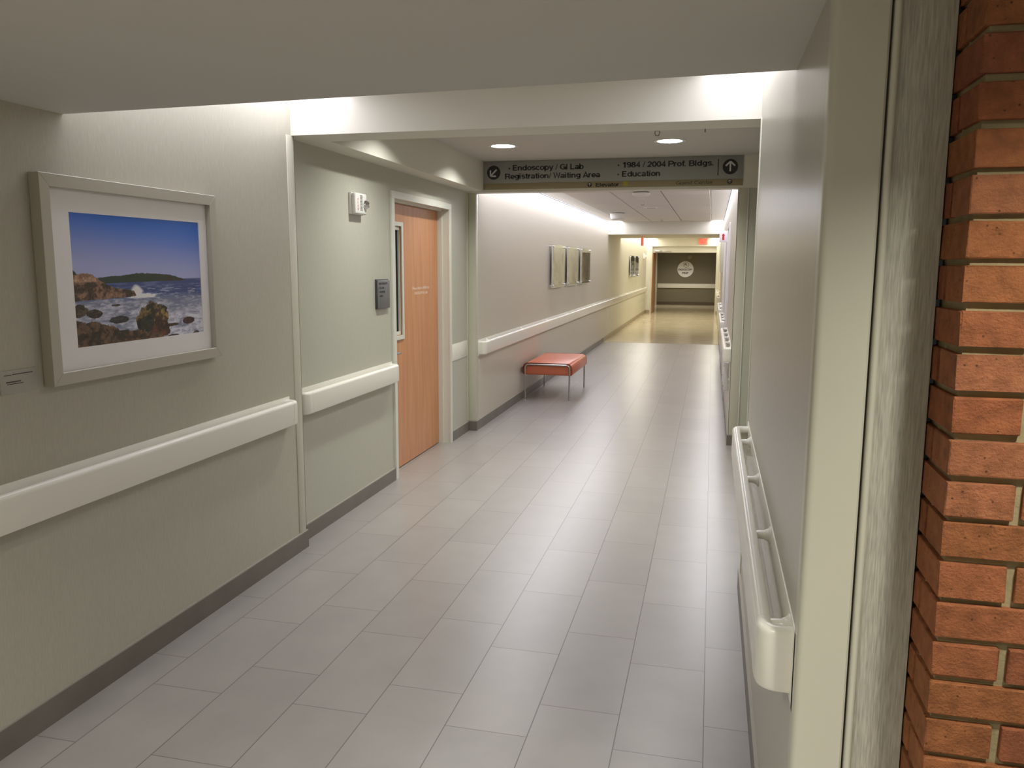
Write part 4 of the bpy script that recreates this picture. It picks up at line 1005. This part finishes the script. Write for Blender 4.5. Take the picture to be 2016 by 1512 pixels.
# far doorway: inner header, open door leaf, closer
struct('trim_10', bobj('trim_10', M_BEAM, [(-2.14, YE + .12, 2.115, .115, YE + .27, 2.325)]))
struct('trim_11', bobj('trim_11', M_IVORY, [(-2.15, YE - .012, 0, -2.105, YE + .02, 2.34), (.085, YE - .012, 0, .125, YE + .02, 2.34), (-2.15, YE - .012, 2.325, .125, YE + .02, 2.345)]))
d2 = thing('door_2', 'brown wooden door standing open against the left jamb of the far doorway', 'door', (-2.10, YE + .9, 0)); del d2['category']; d2['kind'] = 'structure'
bm = bmesh.new()
A = [(-2.135, YE + .02), (-2.075, YE + .02), (-2.045, YE + 1.15), (-2.105, YE + 1.15)]
lo = [bm.verts.new((x, y, .01)) for x, y in A]; hi = [bm.verts.new((x, y, 2.11)) for x, y in A]
bm.faces.new(lo); bm.faces.new(hi)
for i in range(4): bm.faces.new([lo[i], lo[(i + 1) % 4], hi[(i + 1) % 4], hi[i]])
leaf2 = obj('door_leaf', bm, M_WOODFAR, d2)
bobj('kick_plate', M_STEEL, [(-2.074, YE + .08, .02, -2.070, YE + .12, .25)], d2)
t = thing('door_closer', 'grey door closer arm on the header at the left of the far doorway', 'door closer', (-1.78, YE + .1, 2.15))
bobj('body', M_STEEL, [(-2.02, YE + .06, 2.135, -1.78, YE + .12, 2.19)], t, bevel=.006)
bobj('arm', M_STEEL, [(-1.80, YE + .075, 2.150, -1.45, YE + .10, 2.172)], t, bevel=.004)

# ------------------------------------------------------------------ far right wall details
for i, (a, b) in enumerate(((8.14, 9.10), (11.48, 12.38))):
    d = thing('door_%d' % (i + 3), '', 'door', (RW, (a + b) / 2, 0)); del d['category']; d['kind'] = 'structure'
    d['label'] = ('white framed door on the right wall, first past the hanging sign', 'white framed door on the right wall, second past the hanging sign')[i]
    bm = bmesh.new()
    for y in (a, b - .05): box(bm, RW - .022, y, 0, RW, y + .05, 2.149, bevel=.002, seg=1)
    box(bm, RW - .022, a, 2.149, RW, b, 2.2, bevel=.002, seg=1); obj('door_frame', bm, mat('frame_white', (.80, .77, .76), .35), d, smooth=True)
    lf = bobj('door_leaf', mat('leaf_pale', (.66, .62, .60), .4), [(RW - .008, a + .05, .01, RW, b - .05, 2.15)], d)
    bm = bmesh.new(); tube(bm, [(RW - .008, a + .10, 1.0), (RW - .05, a + .10, 1.0), (RW - .05, a + .21, 1.0)], .009, 8); h_ = obj('lever_handle', bm, M_STEEL, lf, smooth=True); h_.matrix_parent_inverse = Matrix.Identity(4)
t = thing('flag_sign', 'small white projecting sign with red mark on the far right wall', 'sign', (RW, 9.9, 2.08))
bobj('panel', mat('flag_white', (.86, .80, .84), .5), [(.048, 9.893, 2.005, RW, 9.907, 2.165)], t, bevel=.002)
bobj('bracket', M_WHITEPLASTIC, [(RW - .012, 9.88, 2.0, RW, 9.92, 2.17)], t)
bm = bmesh.new(); quad(bm, (.088, 9.8915, 2.035), (.116, 9.8915, 2.035), (.116, 9.8915, 2.10), (.088, 9.8915, 2.10)); quad(bm, (.078, 9.8915, 2.10), (.126, 9.8915, 2.10), (.108, 9.8915, 2.125), (.096, 9.8915, 2.125))
obj('red_mark', bm, M_RED, t, recalc=False)
t = thing('wall_cabinet', 'narrow cream wall cabinet below the projecting sign on the right wall', 'cabinet', (RW, 12.6, 1.55))
bobj('body', mat('cabinet_cream', (.66, .62, .48), .45), [(RW - .07, 12.42, 1.55, RW, 12.80, 2.10)], t, bevel=.004)
bobj('door', mat('cabinet_cream', (.66, .62, .48), .45), [(RW - .078, 12.44, 1.57, RW - .0705, 12.78, 2.08)], t, bevel=.002)
t = thing('wall_outlet', 'small electrical outlet plate low on the right wall beneath the far handrail', 'outlet', (RW, 5.93, .5))
bobj('plate', M_WHITEPLASTIC, [(RW - .006, 5.88, .44, RW, 5.98, .56)], t, bevel=.002)
bobj('socket', M_GRILLE, [(RW - .009, 5.905, .455, RW - .0062, 5.955, .492), (RW - .009, 5.905, .508, RW - .0062, 5.955, .545)], t)
t = thing('access_cover', 'pale box cover low on the right wall under the first far handrail', 'wall box', (RW, 6.8, .5))
bobj('cover', M_WHITEPLASTIC, [(RW - .045, 6.30, .39, RW, 7.30, .68)], t, bevel=.006)
bm = bmesh.new()
for y in (6.36, 7.24):
    for z in (.43, .64): cyl(bm, (RW - .045, y, z), (-1, 0, 0), .008, .007, .003, 10)
obj('screws', bm, M_GRILLE, t, smooth=True)
